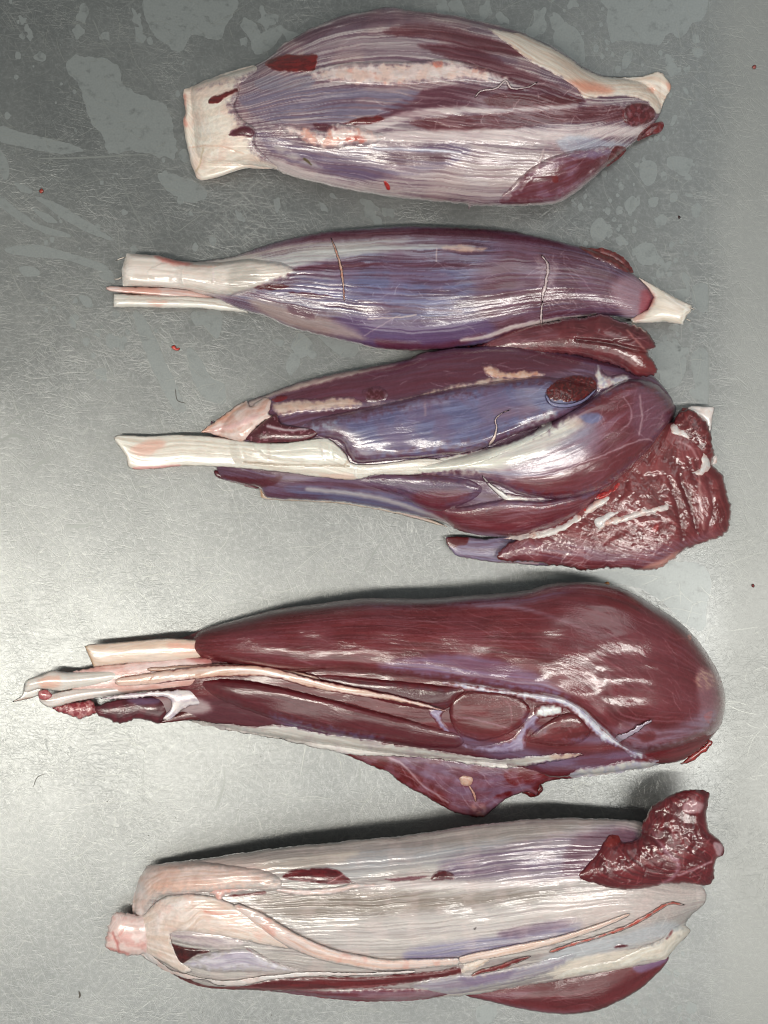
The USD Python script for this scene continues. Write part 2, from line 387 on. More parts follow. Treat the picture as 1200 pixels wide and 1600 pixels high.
# ------------------------------------------------------------------ steel table
def steel():
    nd = {'g': ('geometry', {}), 'sp': ('separate_xyz', {})}
    lk = [('g.position', 'sp.vector')]
    prev = None
    # crossing families of fine scratches as relief
    fam = [(0.06, 45, 1500, 0.0), (1.42, 60, 1500, 3.0), (0.62, 50, 1700, 7.0), (-0.72, 55, 1500, 11.0), (2.0, 40, 1600, 5.0), (-0.25, 45, 1300, 2.0)]
    for i, (r, a, b, o) in enumerate(fam):
        nd[f'q{i}'] = ('mapping', {'mapping_type': 'texture', 'rotation': (0, 0, r), 'scale': (1 / a, 1 / b, 1), 'location': (o, o, o)})
        nd[f'x{i}'] = ('noise_texture', {'scale': 1.0, 'detail': 2.0, 'roughness': 0.6, 'distortion': 0.05})
        nd[f't{i}'] = ('map_range', {'from_min': 0.59, 'from_max': 0.70, 'to_min': 0.0, 'to_max': 1.0, 'clamp': True})
        lk += [('g.position', f'q{i}.vector'), (f'q{i}.vector', f'x{i}.vector'), (f'x{i}.fac', f't{i}.value')]
        if prev is None: prev = f't{i}.result'
        else:
            nd[f'u{i}'] = ('math', {'math_type': 'add'})
            lk += [(prev, f'u{i}.value1'), (f't{i}.result', f'u{i}.value2')]
            prev = f'u{i}.value'
    nd |= {'cl0': ('clamp', {'min': 0.0, 'max': 1.0}), 'cm': ('noise_texture', {'scale': 16.0, 'detail': 3.0}), 'cr': ('map_range', {'from_min': 0.38, 'from_max': 0.62, 'to_min': 0.4, 'to_max': 1.0, 'clamp': True}), 'cl': ('math', {'math_type': 'multiply'}),
           'big': ('noise_texture', {'scale': 9.0, 'detail': 4.0, 'roughness': 0.6}),
           'spk': ('noise_texture', {'scale': 330.0, 'detail': 6.0, 'roughness': 0.8, 'distortion': 0.0}),
           'spm': ('map_range', {'from_min': 0.48, 'from_max': 0.68, 'to_min': 0.0, 'to_max': 1.0, 'clamp': True}),
           'grain': ('noise_texture', {'scale': 1500.0, 'detail': 2.0}),
           'base': ('rgb_ramp', {'ramp': [(0.3, (0.20, 0.208, 0.209)), (0.7, (0.275, 0.283, 0.281))]}),
           'c1': ('mix', {'color2': (0.50, 0.51, 0.49)}), 'c1f': ('math', {'math_type': 'multiply', 'value2': 0.30}),
           'c2': ('mix', {'color2': (0.40, 0.415, 0.41)}), 'c2f': ('math', {'math_type': 'multiply', 'value2': 0.50}),
           'rs': ('math', {'math_type': 'multiply_add', 'value2': 0.10, 'value3': 0.325}),
           'bx': ('math', {'math_type': 'multiply_add', 'value2': 0.02}), 'bo': ('map_range', {'range_type': 'smoothstep', 'from_min': 0.206, 'from_max': 0.236, 'to_min': 0.0, 'to_max': 1.0, 'clamp': True}),
           'br': ('math', {'math_type': 'multiply_add', 'value2': 0.14}), 'bc': ('mix', {'mix_type': 'mix', 'color2': (0.40, 0.405, 0.39)}), 'bf': ('math', {'math_type': 'multiply', 'value2': 0.45}),
           'h': ('math', {'math_type': 'multiply_add', 'value2': -0.4}), 'hg': ('math', {'math_type': 'multiply', 'value2': 0.5}),
           'b': ('bump', {'strength': 1.0, 'distance': 0.00011}),
           'p': ('principled_bsdf', {'metallic': 0.82})}
    lk += [(prev, 'cl0.value'), ('g.position', 'cm.vector'), ('cm.fac', 'cr.value'), ('cl0.result', 'cl.value1'), ('cr.result', 'cl.value2'), ('g.position', 'big.vector'), ('g.position', 'spk.vector'), ('g.position', 'grain.vector'),
           ('big.fac', 'base.fac'), ('spk.fac', 'spm.value'),
           ('base.color', 'c2.color1'), ('spm.result', 'c2f.value1'), ('c2f.value', 'c2.fac'),
           ('c2.color', 'c1.color1'), ('cl.value', 'c1f.value1'), ('c1f.value', 'c1.fac'),
           ('big.fac', 'rs.value1'), ('big.fac', 'bx.value1'), ('sp.x', 'bx.value3'), ('bx.value', 'bo.value'), ('bo.result', 'br.value1'), ('rs.value', 'br.value3'), ('br.value', 'p.roughness'),
           ('bo.result', 'bf.value1'), ('bf.value', 'bc.fac'), ('c1.color', 'bc.color1'), ('bc.color', 'p.base_color'),
           ('grain.fac', 'hg.value1'), ('cl.value', 'h.value1'), ('hg.value', 'h.value3'), ('h.value', 'b.height'), ('b.normal', 'p.normal')]
    return usdkit.material(stage, '/World/Looks/scratched_steel', nd, lk, surface='p.BSDF')
def plain(name, col, rough, metal=0.0, **kw):
    return usdkit.material(stage, '/World/Looks/' + name, {'p': ('principled_bsdf', {'base_color': tuple(lin(col)), 'roughness': rough, 'metallic': metal, **kw})}, surface='p.BSDF')
import trimesh
tb = trimesh.creation.box((0.90, 1.10, 0.003)); tb.apply_translation((0, 0, -0.0015))
tx = UsdGeom.Xform.Define(stage, '/World/steel_table').GetPrim()
tag(tx, label='scratched stainless steel table top under the five cuts of meat', category='table', kind='structure')
define('/World/steel_table/table_top', np.array(tb.vertices), np.array(tb.faces), steel(), smooth=False)
rt = np.random.default_rng(11)
# scratches: thin raised ribbons of burred metal
def ribbons(paths, z):
    V, T, n = [], [], 0
    for p, w in paths:
        q = strip(p, w, 1)
        k = len(q) // 2
        V.append(world(q, np.full(len(q), z)))
        a, b = np.arange(k - 1), 2 * k - 1 - np.arange(k - 1)
        T.append(np.stack([np.column_stack([a, b, b - 1]), np.column_stack([a, b - 1, a + 1])], 1).reshape(-1, 3) + n)
        n += 2 * k
    V, T = np.vstack(V), np.vstack(T)
    N = np.cross(V[T[:, 1]] - V[T[:, 0]], V[T[:, 2]] - V[T[:, 0]])[:, 2] < 0
    T[N] = T[N][:, ::-1]
    return V, T
pa = []
for i in range(3200):
    x, y = rt.uniform(-20, 1220), rt.uniform(-20, 1620)
    base = [5, 80, -40, 35, -60, -15][rt.integers(6)] if y > 450 else [2, 75, -35, 15, 60, 40][rt.integers(6)]
    th, l = math.radians(base + rt.normal(0, 13)), rt.gamma(2.0, 13)
    d = np.array([math.cos(th), math.sin(th)]); e = np.array([-d[1], d[0]]); cv = rt.normal(0, 0.07) * l
    pa.append(([(x, y), (x + d[0] * l / 2 + e[0] * cv, y + d[1] * l / 2 + e[1] * cv), (x + d[0] * l, y + d[1] * l)], rt.uniform(0.3, 0.75)))
pa = [q for q in pa if rt.uniform() < 1.6 * float(fb(np.array([q[0][0][0] / 130]), np.array([q[0][0][1] / 130]), 77)[0]) ** 2 + 0.3]
define('/World/steel_table/fine_scratches', *ribbons(pa, 0.10), plain('burred_steel', (158, 160, 156), 0.42, 0.75), smooth=False)
pb = [([(612, 828), (590, 855), (567, 895)], [1, 3, 1.5]), ([(562, 1195), (562, 1215), (560, 1230)], [1, 3, 1]), ([(350, 1195), (350, 1225), (338, 1262)], [1, 3, 4]),
      ([(1107, 0), (1105, 120), (1106, 260), (1107, 480), (1107, 640)], [1.0, .9, .8, .5]), ([(105, 527), (135, 552), (153, 570)], [1, 2.4, 1]), ([(300, 648), (308, 675)], [1.2, 1.6]),
      ([(306, 650), (313, 676)], [1, 1.4]), ([(185, 655), (215, 659)], [1.2, 1.6]), ([(145, 676), (180, 679)], [1.3, 1.6]), ([(248, 650), (255, 678)], [1, 1]), ([(256, 650), (259, 678)], [1, 1]),
      ([(45, 735), (65, 722), (85, 710)], [2, 5, 2]), ([(102, 822), (128, 822), (148, 815)], [3, 6, 2]), ([(0, 690), (20, 680), (45, 688)], [3, 6, 2]), ([(8, 665), (30, 650), (58, 633)], [3, 3, 2]),
      ([(340, 960), (352, 948), (372, 944), (388, 938)], [1, 1, 1, 1]), ([(60, 248), (140, 246), (245, 240)], [2, 3, 1]), ([(145, 30), (160, 62), (180, 90)], [2, 1.6, 1]),
      ([(185, 265), (205, 320), (240, 385)], [1, 2, 1]), ([(212, 327), (245, 307)], [2, 1]), ([(112, 300), (140, 318), (185, 330)], [1, 1, 1]), ([(125, 445), (140, 430), (165, 424)], [1, 2, 1]),
      ([(880, 1290), (905, 1325)], [.8, .8]), ([(1020, 1500), (1060, 1525), (1100, 1538)], [.8, .8]),
      ([(275, 1530), (285, 1560)], [1.5, 1]), ([(292, 1580), (300, 1600)], [4, 4]), ([(230, 1565), (255, 1545)], [3, 1]), ([(225, 1180), (222, 1250)], [1, 1]), ([(585, 110), (583, 112)], [1, 1])]
define('/World/steel_table/scratches', *ribbons(pb, 0.14), plain('bright_scratch', (138, 141, 139), 0.45, 0.6), smooth=False)
# dried water marks: thin dull films
marks = []
def film(pts, sm=True, wob=1.2): marks.append(outline(pts, 3.0, sm, wob, len(marks)))
film([(950, -5), (1098, -5), (1098, 30), (1092, 34), (1080, 38), (1075, 48), (1062, 60), (1050, 52), (1040, 58), (1030, 70), (1000, 66), (970, 62), (955, 66), (950, 40), (948, 15)], wob=1.8)
film([(866, 50), (885, 38), (905, 50), (914, 75), (912, 98), (895, 95), (880, 78), (866, 68)])
film([(1000, 255), (1020, 252), (1027, 265), (1022, 285), (1010, 291), (1001, 278)]); film([(1045, 246), (1082, 249), (1070, 275), (1055, 268), (1044, 262)])
film([(975, 85), (990, 80), (985, 100), (975, 108), (972, 98)]); film([(928, 70), (936, 72), (934, 82), (928, 80)])
film([(976, 318), (988, 306), (997, 318), (990, 330), (980, 330)]); film([(995, 385), (1015, 379), (1026, 392), (1020, 412), (1000, 412), (993, 400)])
film([(1082, 448), (1100, 442), (1106, 450), (1106, 485), (1098, 488), (1083, 476)])
film([(922, 355), (940, 340), (950, 360), (940, 378), (925, 372)]); film([(1032, 270), (1040, 268), (1043, 280), (1034, 284)])
film([(1014, 312), (1028, 308), (1026, 322), (1016, 322)]); film([(1048, 303), (1057, 302), (1057, 315), (1047, 314)]); film([(1080, 325), (1092, 318), (1094, 336), (1085, 340)])
film([(1025, 425), (1045, 408), (1048, 415), (1030, 435)]); film([(1068, 480), (1078, 475), (1075, 490)]); film([(1062, 455), (1078, 452), (1075, 466)])
film([(1018, 545), (1045, 535), (1072, 560), (1062, 600), (1040, 605), (1030, 585)]); film([(1080, 560), (1106, 550), (1106, 632), (1095, 640)], wob=1)
film([(230, -5), (365, -5), (352, 40), (345, 62), (320, 58), (300, 55), (280, 82), (258, 68), (238, 50)], wob=2)
film([(108, 92), (150, 88), (185, 105), (192, 130), (225, 150), (258, 165), (272, 210), (272, 248), (220, 236), (175, 238), (160, 215), (140, 185), (125, 140), (110, 115)], wob=3)
film([(0, 198), (40, 208), (100, 222), (132, 235), (100, 240), (60, 236), (20, 226), (0, 220)]); film([(0, 305), (30, 330), (60, 350), (100, 362), (110, 370), (80, 368), (40, 350), (0, 322)])
film([(55, 308), (90, 318), (130, 342), (170, 368), (175, 376), (140, 365), (100, 342)]); film([(50, 325), (75, 335), (90, 348), (70, 345)]); film([(22, 285), (40, 290), (52, 302), (35, 300)])
film([(30, 418), (55, 418), (62, 430), (40, 431)]); film([(124, 460), (140, 465), (145, 480), (130, 477)]); film([(10, 388), (50, 382), (110, 395), (165, 415), (160, 424), (100, 405), (50, 402), (15, 396)])
film([(248, 272), (300, 280), (325, 305), (300, 316), (265, 300)], wob=2); film([(0, 235), (10, 250), (14, 272), (8, 282), (0, 265)])
film([(208, 488), (225, 495), (250, 545), (275, 600), (290, 640), (270, 635), (245, 590), (225, 545)], wob=1.5); film([(292, 545), (310, 555), (330, 590), (350, 600), (350, 630), (320, 622), (300, 590)])
film([(300, 488), (345, 488), (340, 530), (320, 510), (305, 508)]); film([(395, 60), (440, 40), (430, 70), (400, 85)]); film([(700, 5), (720, 0), (728, 28), (712, 20)])
film([(520, 505), (560, 540), (545, 560), (510, 540), (495, 515)]); film([(470, 520), (490, 540), (470, 560), (455, 540)]); film([(860, 905), (900, 896), (1090, 880), (1104, 960), (1085, 985), (1000, 920)], wob=2)
film([(745, 1575), (775, 1570), (770, 1600), (750, 1600)])
rm = np.random.default_rng(5)
for bx, n_, lo_, hi_ in [((380, -5, 470, 70), 5, 8, 20), ((690, -5, 940, 40), 9, 6, 22), ((20, 20, 230, 90), 9, 6, 18), ((930, 300, 1100, 480), 14, 5, 14), ((110, 380, 200, 640), 6, 6, 16), ((300, 480, 520, 580), 7, 6, 16), ((1010, 500, 1100, 620), 6, 6, 18), ((900, 60, 1100, 240), 16, 4, 12), ((330, 300, 620, 350), 8, 5, 12), ((880, 1490, 1100, 1600), 9, 5, 12)]:
    for q in range(n_):
        x, y, r = rm.uniform(bx[0], bx[2]), rm.uniform(bx[1], bx[3]), rm.uniform(lo_, hi_) * 0.7
        th = np.linspace(0, 2 * np.pi, 11, endpoint=False); rr = r * rm.uniform(0.5, 1.3, 11); el = rm.uniform(1.0, 2.2); ph = rm.normal(1.2, 0.5)
        u_, v_ = rr * np.cos(th) * el, rr * np.sin(th)
        film(np.stack([x + u_ * math.cos(ph) - v_ * math.sin(ph), y + u_ * math.sin(ph) + v_ * math.cos(ph)], 1), wob=1.5)
marks[:] = [b_ for b_ in marks if b_[:, 0].max() < 1112]
for i in range(330):                               # small spots, thickest in the wet corner
    if i < 210: x, y = rt.uniform(880, 1098), rt.uniform(10, 560)
    elif i < 290: x, y = rt.uniform(0, 340), rt.uniform(0, 560)
    else: x, y = rt.uniform(900, 1095), rt.uniform(1480, 1600)
    r = rt.gamma(2.2, 1.05) + 0.7
    k = 9; th = np.linspace(0, 2 * np.pi, k, endpoint=False)
    rr = r * rt.uniform(0.65, 1.25, k)
    film(np.stack([x + rr * np.cos(th), y + rr * 1.25 * np.sin(th)], 1), wob=0)
V, T, n = [], [], 0
for i, bd in enumerate(marks):
    A, t = tri(bd, 12.0 if Polygon(bd).area > 900 else 6.0)
    V.append(world(A, np.full(len(A), 0.02 + 0.0001 * i))); T.append(t + n); n += len(A)
wm = define('/World/steel_table/water_marks', np.vstack(V), np.vstack(T), usdkit.material(stage, '/World/Looks/dried_water', {
    'g': ('geometry', {}), 'n': ('noise_texture', {'scale': 900.0, 'detail': 2.0}), 'r': ('rgb_ramp', {'ramp': [(0.3, (0.35, 0.375, 0.375)), (0.7, (0.40, 0.425, 0.425))]}),
    'e': ('noise_texture', {'scale': 170.0, 'detail': 5.0, 'roughness': 0.7}), 'er': ('map_range', {'from_min': 0.30, 'from_max': 0.46, 'to_min': 0.2, 'to_max': 0.68, 'clamp': True}),
    't': ('transparent_bsdf', {}), 'x': ('mix_closure', {}),
    'p': ('principled_bsdf', {'metallic': 0.55, 'roughness': 0.40})}, [('g.position', 'n.vector'), ('n.fac', 'r.fac'), ('r.color', 'p.base_color'), ('g.position', 'e.vector'), ('e.fac', 'er.value'), ('er.result', 'x.fac'),
    ('t.BSDF', 'x.closure1'), ('p.BSDF', 'x.closure2')], surface='x.closure'), smooth=False)
for nm in ('water_marks', 'fine_scratches', 'scratches'): tag(stage.GetPrimAtPath('/World/steel_table/' + nm), kind='stuff')
# specks of dirt in the metal
pits = []
for i in range(95):
    x, y = (rt.uniform(0, 560), rt.uniform(930, 1600)) if i < 55 else (rt.uniform(1020, 1200), rt.uniform(150, 1600))
    pits.append(([(x, y), (x + rt.normal(0, 1.2), y + rt.normal(0, 1.2) + 1.2)], rt.uniform(0.5, 1.2)))
pits = [q for q in pits if max(p[0] for p in q[0]) < 1106]
for p, w in [([(123, 1548), (125, 1555), (123, 1560)], 3), ([(52, 1230), (58, 1215), (70, 1209)], 1.2), ([(274, 607), (277, 625), (290, 630)], 1.2)]: pits.append((p, w))
pt = define('/World/steel_table/dirt_specks', *ribbons(pits, 0.18), plain('dirt', (70, 64, 58), 0.6), smooth=False); tag(pt, kind='stuff')

# ------------------------------------------------------------------ colours of the tissue
CREAM, IVORY, PINK, ROSE = (224, 213, 202), (230, 222, 206), (220, 181, 168), (196, 120, 108)
MAROON, DARKRED, PURPLE, PLUM = (92, 32, 37), (80, 14, 18), (84, 48, 64), (72, 36, 46)
BLUE, LILAC, SILVER, GREY = (104, 108, 146), (132, 116, 142), (172, 166, 172), (160, 150, 146)
RED, WHITE, PALEBLUE = (176, 36, 28), (226, 222, 218), (176, 186, 204)
GROUP = 'raw shank cuts laid in a row on the steel table'

# ---- 1: topmost cut, wrapped in silvery sinew
a = Thing('raw_shank', 'topmost silvery shank with a wide cream tendon end on the left', 'meat cut', GROUP, (660, 180))
a.body('muscle', [(300, 140), (330, 124), (390, 105), (424, 86), (442, 68), (456, 61), (484, 45), (533, 25), (575, 16), (610, 10), (640, 15), (713, 24), (768, 37), (816, 51), (860, 71), (889, 88), (911, 104), (944, 118), (1000, 130), (1030, 160),
    (1028, 185), (996, 218), (972, 238), (953, 255), (919, 286), (882, 313), (845, 321), (790, 322), (750, 322), (738, 323), (732, 327), (726, 319), (680, 315), (610, 308), (540, 296), (456, 276), (420, 262), (370, 255), (315, 250), (305, 200)],
    (142, 124, 132), [
    F((96, 66, 84), .75, 170, 5, .5, .18, -.6, 2), F((92, 58, 76), .5, 200, 3, .56, .14, -.5, 5), F((218, 210, 207), .6, 220, 3.0, .56, .12, .5, 9), Mo(PINK, .22, 60, .56),
    B([(520, 34), (580, 20), (640, 18), (700, 26), (640, 30), (560, 40)], PURPLE, .7, 8, (90, 3, .6)),
    B([(470, 52), (530, 38), (500, 58), (460, 66)], PURPLE, .6, 6),
    B([(640, 38), (700, 43), (770, 60), (812, 80), (808, 88), (745, 80), (680, 62), (600, 52)], (89, 35, 44), .9, 9, (120, 5, .35), -1),
    B([(520, 60), (640, 58), (720, 78), (680, 90), (560, 84), (480, 84)], (150, 130, 138), .7, 12, (160, 3, .7)),
    B([(655, 70), (740, 76), (800, 104), (860, 128), (905, 152), (885, 160), (800, 128), (740, 104), (690, 86)], (83, 28, 39), .9, 8, (140, 5, .3), -1),
    B([(600, 170), (660, 142), (730, 130), (770, 138), (830, 138), (905, 150), (908, 164), (850, 170), (790, 170), (740, 168), (700, 172), (640, 186), (590, 185)], (83, 36, 51), .92, 8, (120, 4, .4), -1),
    B([(755, 156), (790, 146), (860, 150), (904, 152), (900, 162), (840, 168), (780, 168)], (89, 32, 38), .9, 6),
    B([(375, 150), (430, 140), (520, 136), (600, 142), (655, 140), (640, 160), (600, 178), (540, 190), (480, 192), (420, 190), (385, 170)], (112, 104, 128), .85, 10, (170, 3.2, .75)),
    B([(400, 125), (440, 118), (490, 120), (480, 136), (410, 140)], (128, 126, 144), .7, 6, (90, 3, .5)),
    B([(640, 190), (700, 182), (760, 180), (820, 172), (880, 170), (960, 165), (985, 178), (950, 190), (880, 192), (800, 200), (740, 206), (680, 206)], (87, 30, 38), .9, 7, (60, 6, .45), -1),
    L([(565, 205), (640, 180), (720, 171), (790, 172), (900, 165)], [14, 12, 9, 6], (212, 198, 198), .85, 7, (60, 4, .35), .8),
    B([(490, 193), (520, 196), (530, 206), (500, 204)], (80, 29, 41), .9, 5),
    B([(400, 206), (440, 216), (500, 236), (560, 232), (640, 229), (730, 226), (720, 250), (640, 274), (560, 280), (480, 262), (430, 242)], (96, 78, 108), .85, 10, (170, 3.4, .7)),
    B([(580, 238), (640, 240), (700, 240), (690, 254), (620, 258), (575, 250)], (81, 37, 53), .85, 6, (150, 3, .6)),
    L([(585, 232), (640, 233), (720, 238)], [3, 5, 2], (214, 220, 234), .85, 4, (120, 2, .5), .5),
    B([(560, 292), (640, 270), (720, 256), (800, 236), (850, 240), (800, 290), (760, 316), (700, 316), (600, 304)], (168, 152, 152), .7, 18, (150, 2.6, .55)),
    B([(420, 245), (480, 266), (560, 290), (680, 314), (600, 306), (500, 286), (440, 268)], (206, 193, 193), .8, 10),
    L([(425, 222), (450, 240), (500, 262)], [16, 12, 6], (190, 180, 178), .7, 10, (16, 8, .6)),
    L([(560, 216), (660, 212), (740, 212), (860, 212), (930, 206), (1000, 205)], [10, 20, 18, 26, 22, 14], (218, 203, 203), .9, 8, (80, 5, .25), 1.5),
    B([(870, 222), (900, 212), (960, 222), (985, 226), (940, 232), (890, 238)], PALEBLUE, .6, 10),
    L([(815, 300), (835, 270), (850, 235)], [4, 5, 3], (204, 181, 181), .7, 4, None, .8),
    L([(475, 248), (486, 258)], [3, 4, 2], (80, 66, 38), .9, 2),
    H(30, (420, 40, 960, 300), 26, (226, 214, 214), .5), H(36, (760, 130, 900, 200), 16, (224, 206, 206), .55, (-90, 90)), H(50, (640, 160, 1000, 220), 14, (224, 210, 210), .5, (-100, 60))],
    kt=.52, c=.36, label='sinew-wrapped muscle with red gaps')
at = a.on('tendon', [(286, 143), (298, 136), (330, 122), (392, 103), (400, 112), (375, 132), (372, 150), (366, 166), (378, 186), (395, 198), (400, 212), (398, 226), (420, 250), (432, 264), (384, 263), (340, 277), (312, 281), (304, 268), (298, 252), (291, 220), (286, 190), (290, 175)],
    (238, 224, 213), [F((222, 200, 185), .5, 60, 6, .5, .2, -.5), Mo(PINK, .4, 40, .55), L([(288, 150), (287, 180), (290, 195)], 6, (214, 130, 116), .7, 6), L([(296, 230), (340, 228), (380, 240)], 2, (214, 169, 148), .6, 3, None, -.8),
     L([(318, 232), (312, 256), (306, 268)], 2, (190, 164, 130), .7, 3, None, -1), H(26, (292, 168, 345, 240), 20, (240, 231, 227), .5, (70, 110), 2.5, .6)], m='tendon', kt=.45, cap=9, sink=1, lift=.5, soft=True, edge=16)
for p, c_, nm in [([(414, 101), (422, 92), (445, 85), (470, 86), (492, 84), (497, 90), (494, 108), (490, 113), (455, 113), (430, 111)], (109, 22, 22), 'body'), ([(318, 164), (328, 152), (345, 146), (365, 138), (376, 137), (372, 143), (355, 152), (342, 162), (325, 165)], (109, 27, 26), ''),
              ([(354, 212), (366, 200), (380, 196), (392, 198), (400, 206), (392, 215), (375, 213)], (89, 37, 53), ''), ([(534, 194), (560, 184), (590, 180), (602, 186), (586, 193), (552, 196)], (101, 22, 26), 'body')]:
    a.on('exposed_muscle', p, c_, base=None if nm else at, ops=[F((68, 12, 15), .6, 24, 4, .5), L(p[:5], 2.2, (200, 171, 170), .5, 3)], m='meat', kt=.28, cap=2.2, sink=.6, lift=1.2)
a.on('fat_ridge', [(484, 112), (520, 100), (580, 96), (640, 96), (700, 92), (760, 106), (806, 126), (770, 130), (720, 128), (660, 132), (600, 136), (540, 132), (488, 124)], (218, 195, 193), [F((236, 217, 215), .5, 70, 5, .5), Mo(PINK, .6, 22, .52), Mo((208, 132, 116), .5, 30, .68, .1),
    B([(675, 98), (690, 95), (692, 103), (680, 105)], (206, 120, 104), .8, 5), H(30, (500, 98, 780, 130), 18, WHITE, .5)], m='fat', kt=.3, cap=4.5, sink=1, lift=.4)
a.on('fat_patch', [(440, 196), (470, 196), (500, 206), (520, 194), (560, 198), (590, 206), (604, 214), (588, 224), (572, 228), (560, 224), (540, 231), (510, 233), (486, 228), (465, 216), (446, 206)], (220, 191, 187), [Mo((236, 215, 211), .7, 14, .5), Mo((206, 124, 104), .6, 26, .56, .15, -.6),
    B([(540, 216), (560, 212), (572, 220), (566, 226), (548, 224)], (196, 76, 62), .75, 8), H(24, (450, 196, 600, 230), 14, WHITE, .6, (-80, 80))], m='fat', kt=.35, cap=4.5, sink=.8, lift=.4, wob=1.8)
a.on('muscle', [(782, 317), (800, 290), (828, 264), (868, 243), (925, 230), (968, 232), (952, 254), (918, 285), (881, 312), (845, 320)], (103, 45, 57), [F((134, 104, 128), .6, 80, 6, .5), Mo((89, 30, 38), .6, 30, .5), H(26, (800, 240, 950, 310), 36, (196, 172, 176), .6, (-50, 20)),
    B([(880, 244), (930, 234), (960, 236), (930, 246)], (130, 116, 150), .7, 8), B([(862, 277), (870, 274), (872, 284), (864, 285)], (107, 20, 22), .9, 3)], m='meat', kt=.3, cap=7, sink=1.5, lift=.4, label='dark red muscle without sinew at lower right')
a.on('tendon', [(762, 44), (800, 50), (816, 53), (860, 73), (889, 90), (911, 106), (944, 119), (999, 119), (1029, 112), (1041, 121), (1049, 136), (1038, 158), (1032, 176), (1022, 176), (1010, 160), (985, 152), (950, 152), (912, 154), (900, 138), (868, 118), (830, 98), (806, 80), (780, 60)], (228, 209, 195),
    [F((212, 177, 158), .6, 90, 4, .5, .2, -.6), F((240, 229, 223), .5, 70, 3, .58), B([(880, 126), (920, 128), (960, 140), (940, 146), (895, 140)], (216, 136, 112), .75, 14), B([(1010, 138), (1022, 136), (1020, 146)], (222, 160, 140), .8, 6), B([(1040, 128), (1050, 134), (1046, 142)], (216, 150, 130), .7, 5)],
    m='tendon', kt=.4, cap=10, sink=1, lift=.6, ang=22)
for p, c_ in [([(972, 172), (985, 161), (1005, 160), (1022, 168), (1024, 182), (1012, 192), (990, 198), (975, 190)], (107, 37, 43)), ([(996, 220), (1002, 206), (1018, 194), (1034, 190), (1037, 198), (1030, 207), (1010, 214)], (105, 29, 29)), ([(942, 256), (950, 238), (962, 227), (976, 230), (976, 238), (962, 252), (948, 260)], (103, 34, 36))]:
    a.on('muscle_end', p, c_, [Mo((68, 17, 24), .7, 8, .5), Mo((150, 110, 120), .5, 7, .62, .1), L(p[:4], 2, (206, 181, 181), .5, 3)], m='meat', kt=.5, cap=6, sink=.6, lift=1)
a.cord('vein', [(742, 152), (752, 142), (775, 138), (790, 126), (800, 138), (825, 136), (840, 128)], [3, 3.6, 3], (206, 181, 181), lift=2.6)
0 and a.on('membrane_tip', [(718, 316), (728, 304), (742, 310), (744, 322), (733, 327)], (212, 181, 175), [], m='fat', kt=.4, lift=1)
a.on('blood_spot', [(599, 284), (604, 282), (610, 290), (610, 297), (604, 296)], (170, 28, 22), [], m='meat', kt=.6, cap=1.6, lift=1, edge=1)

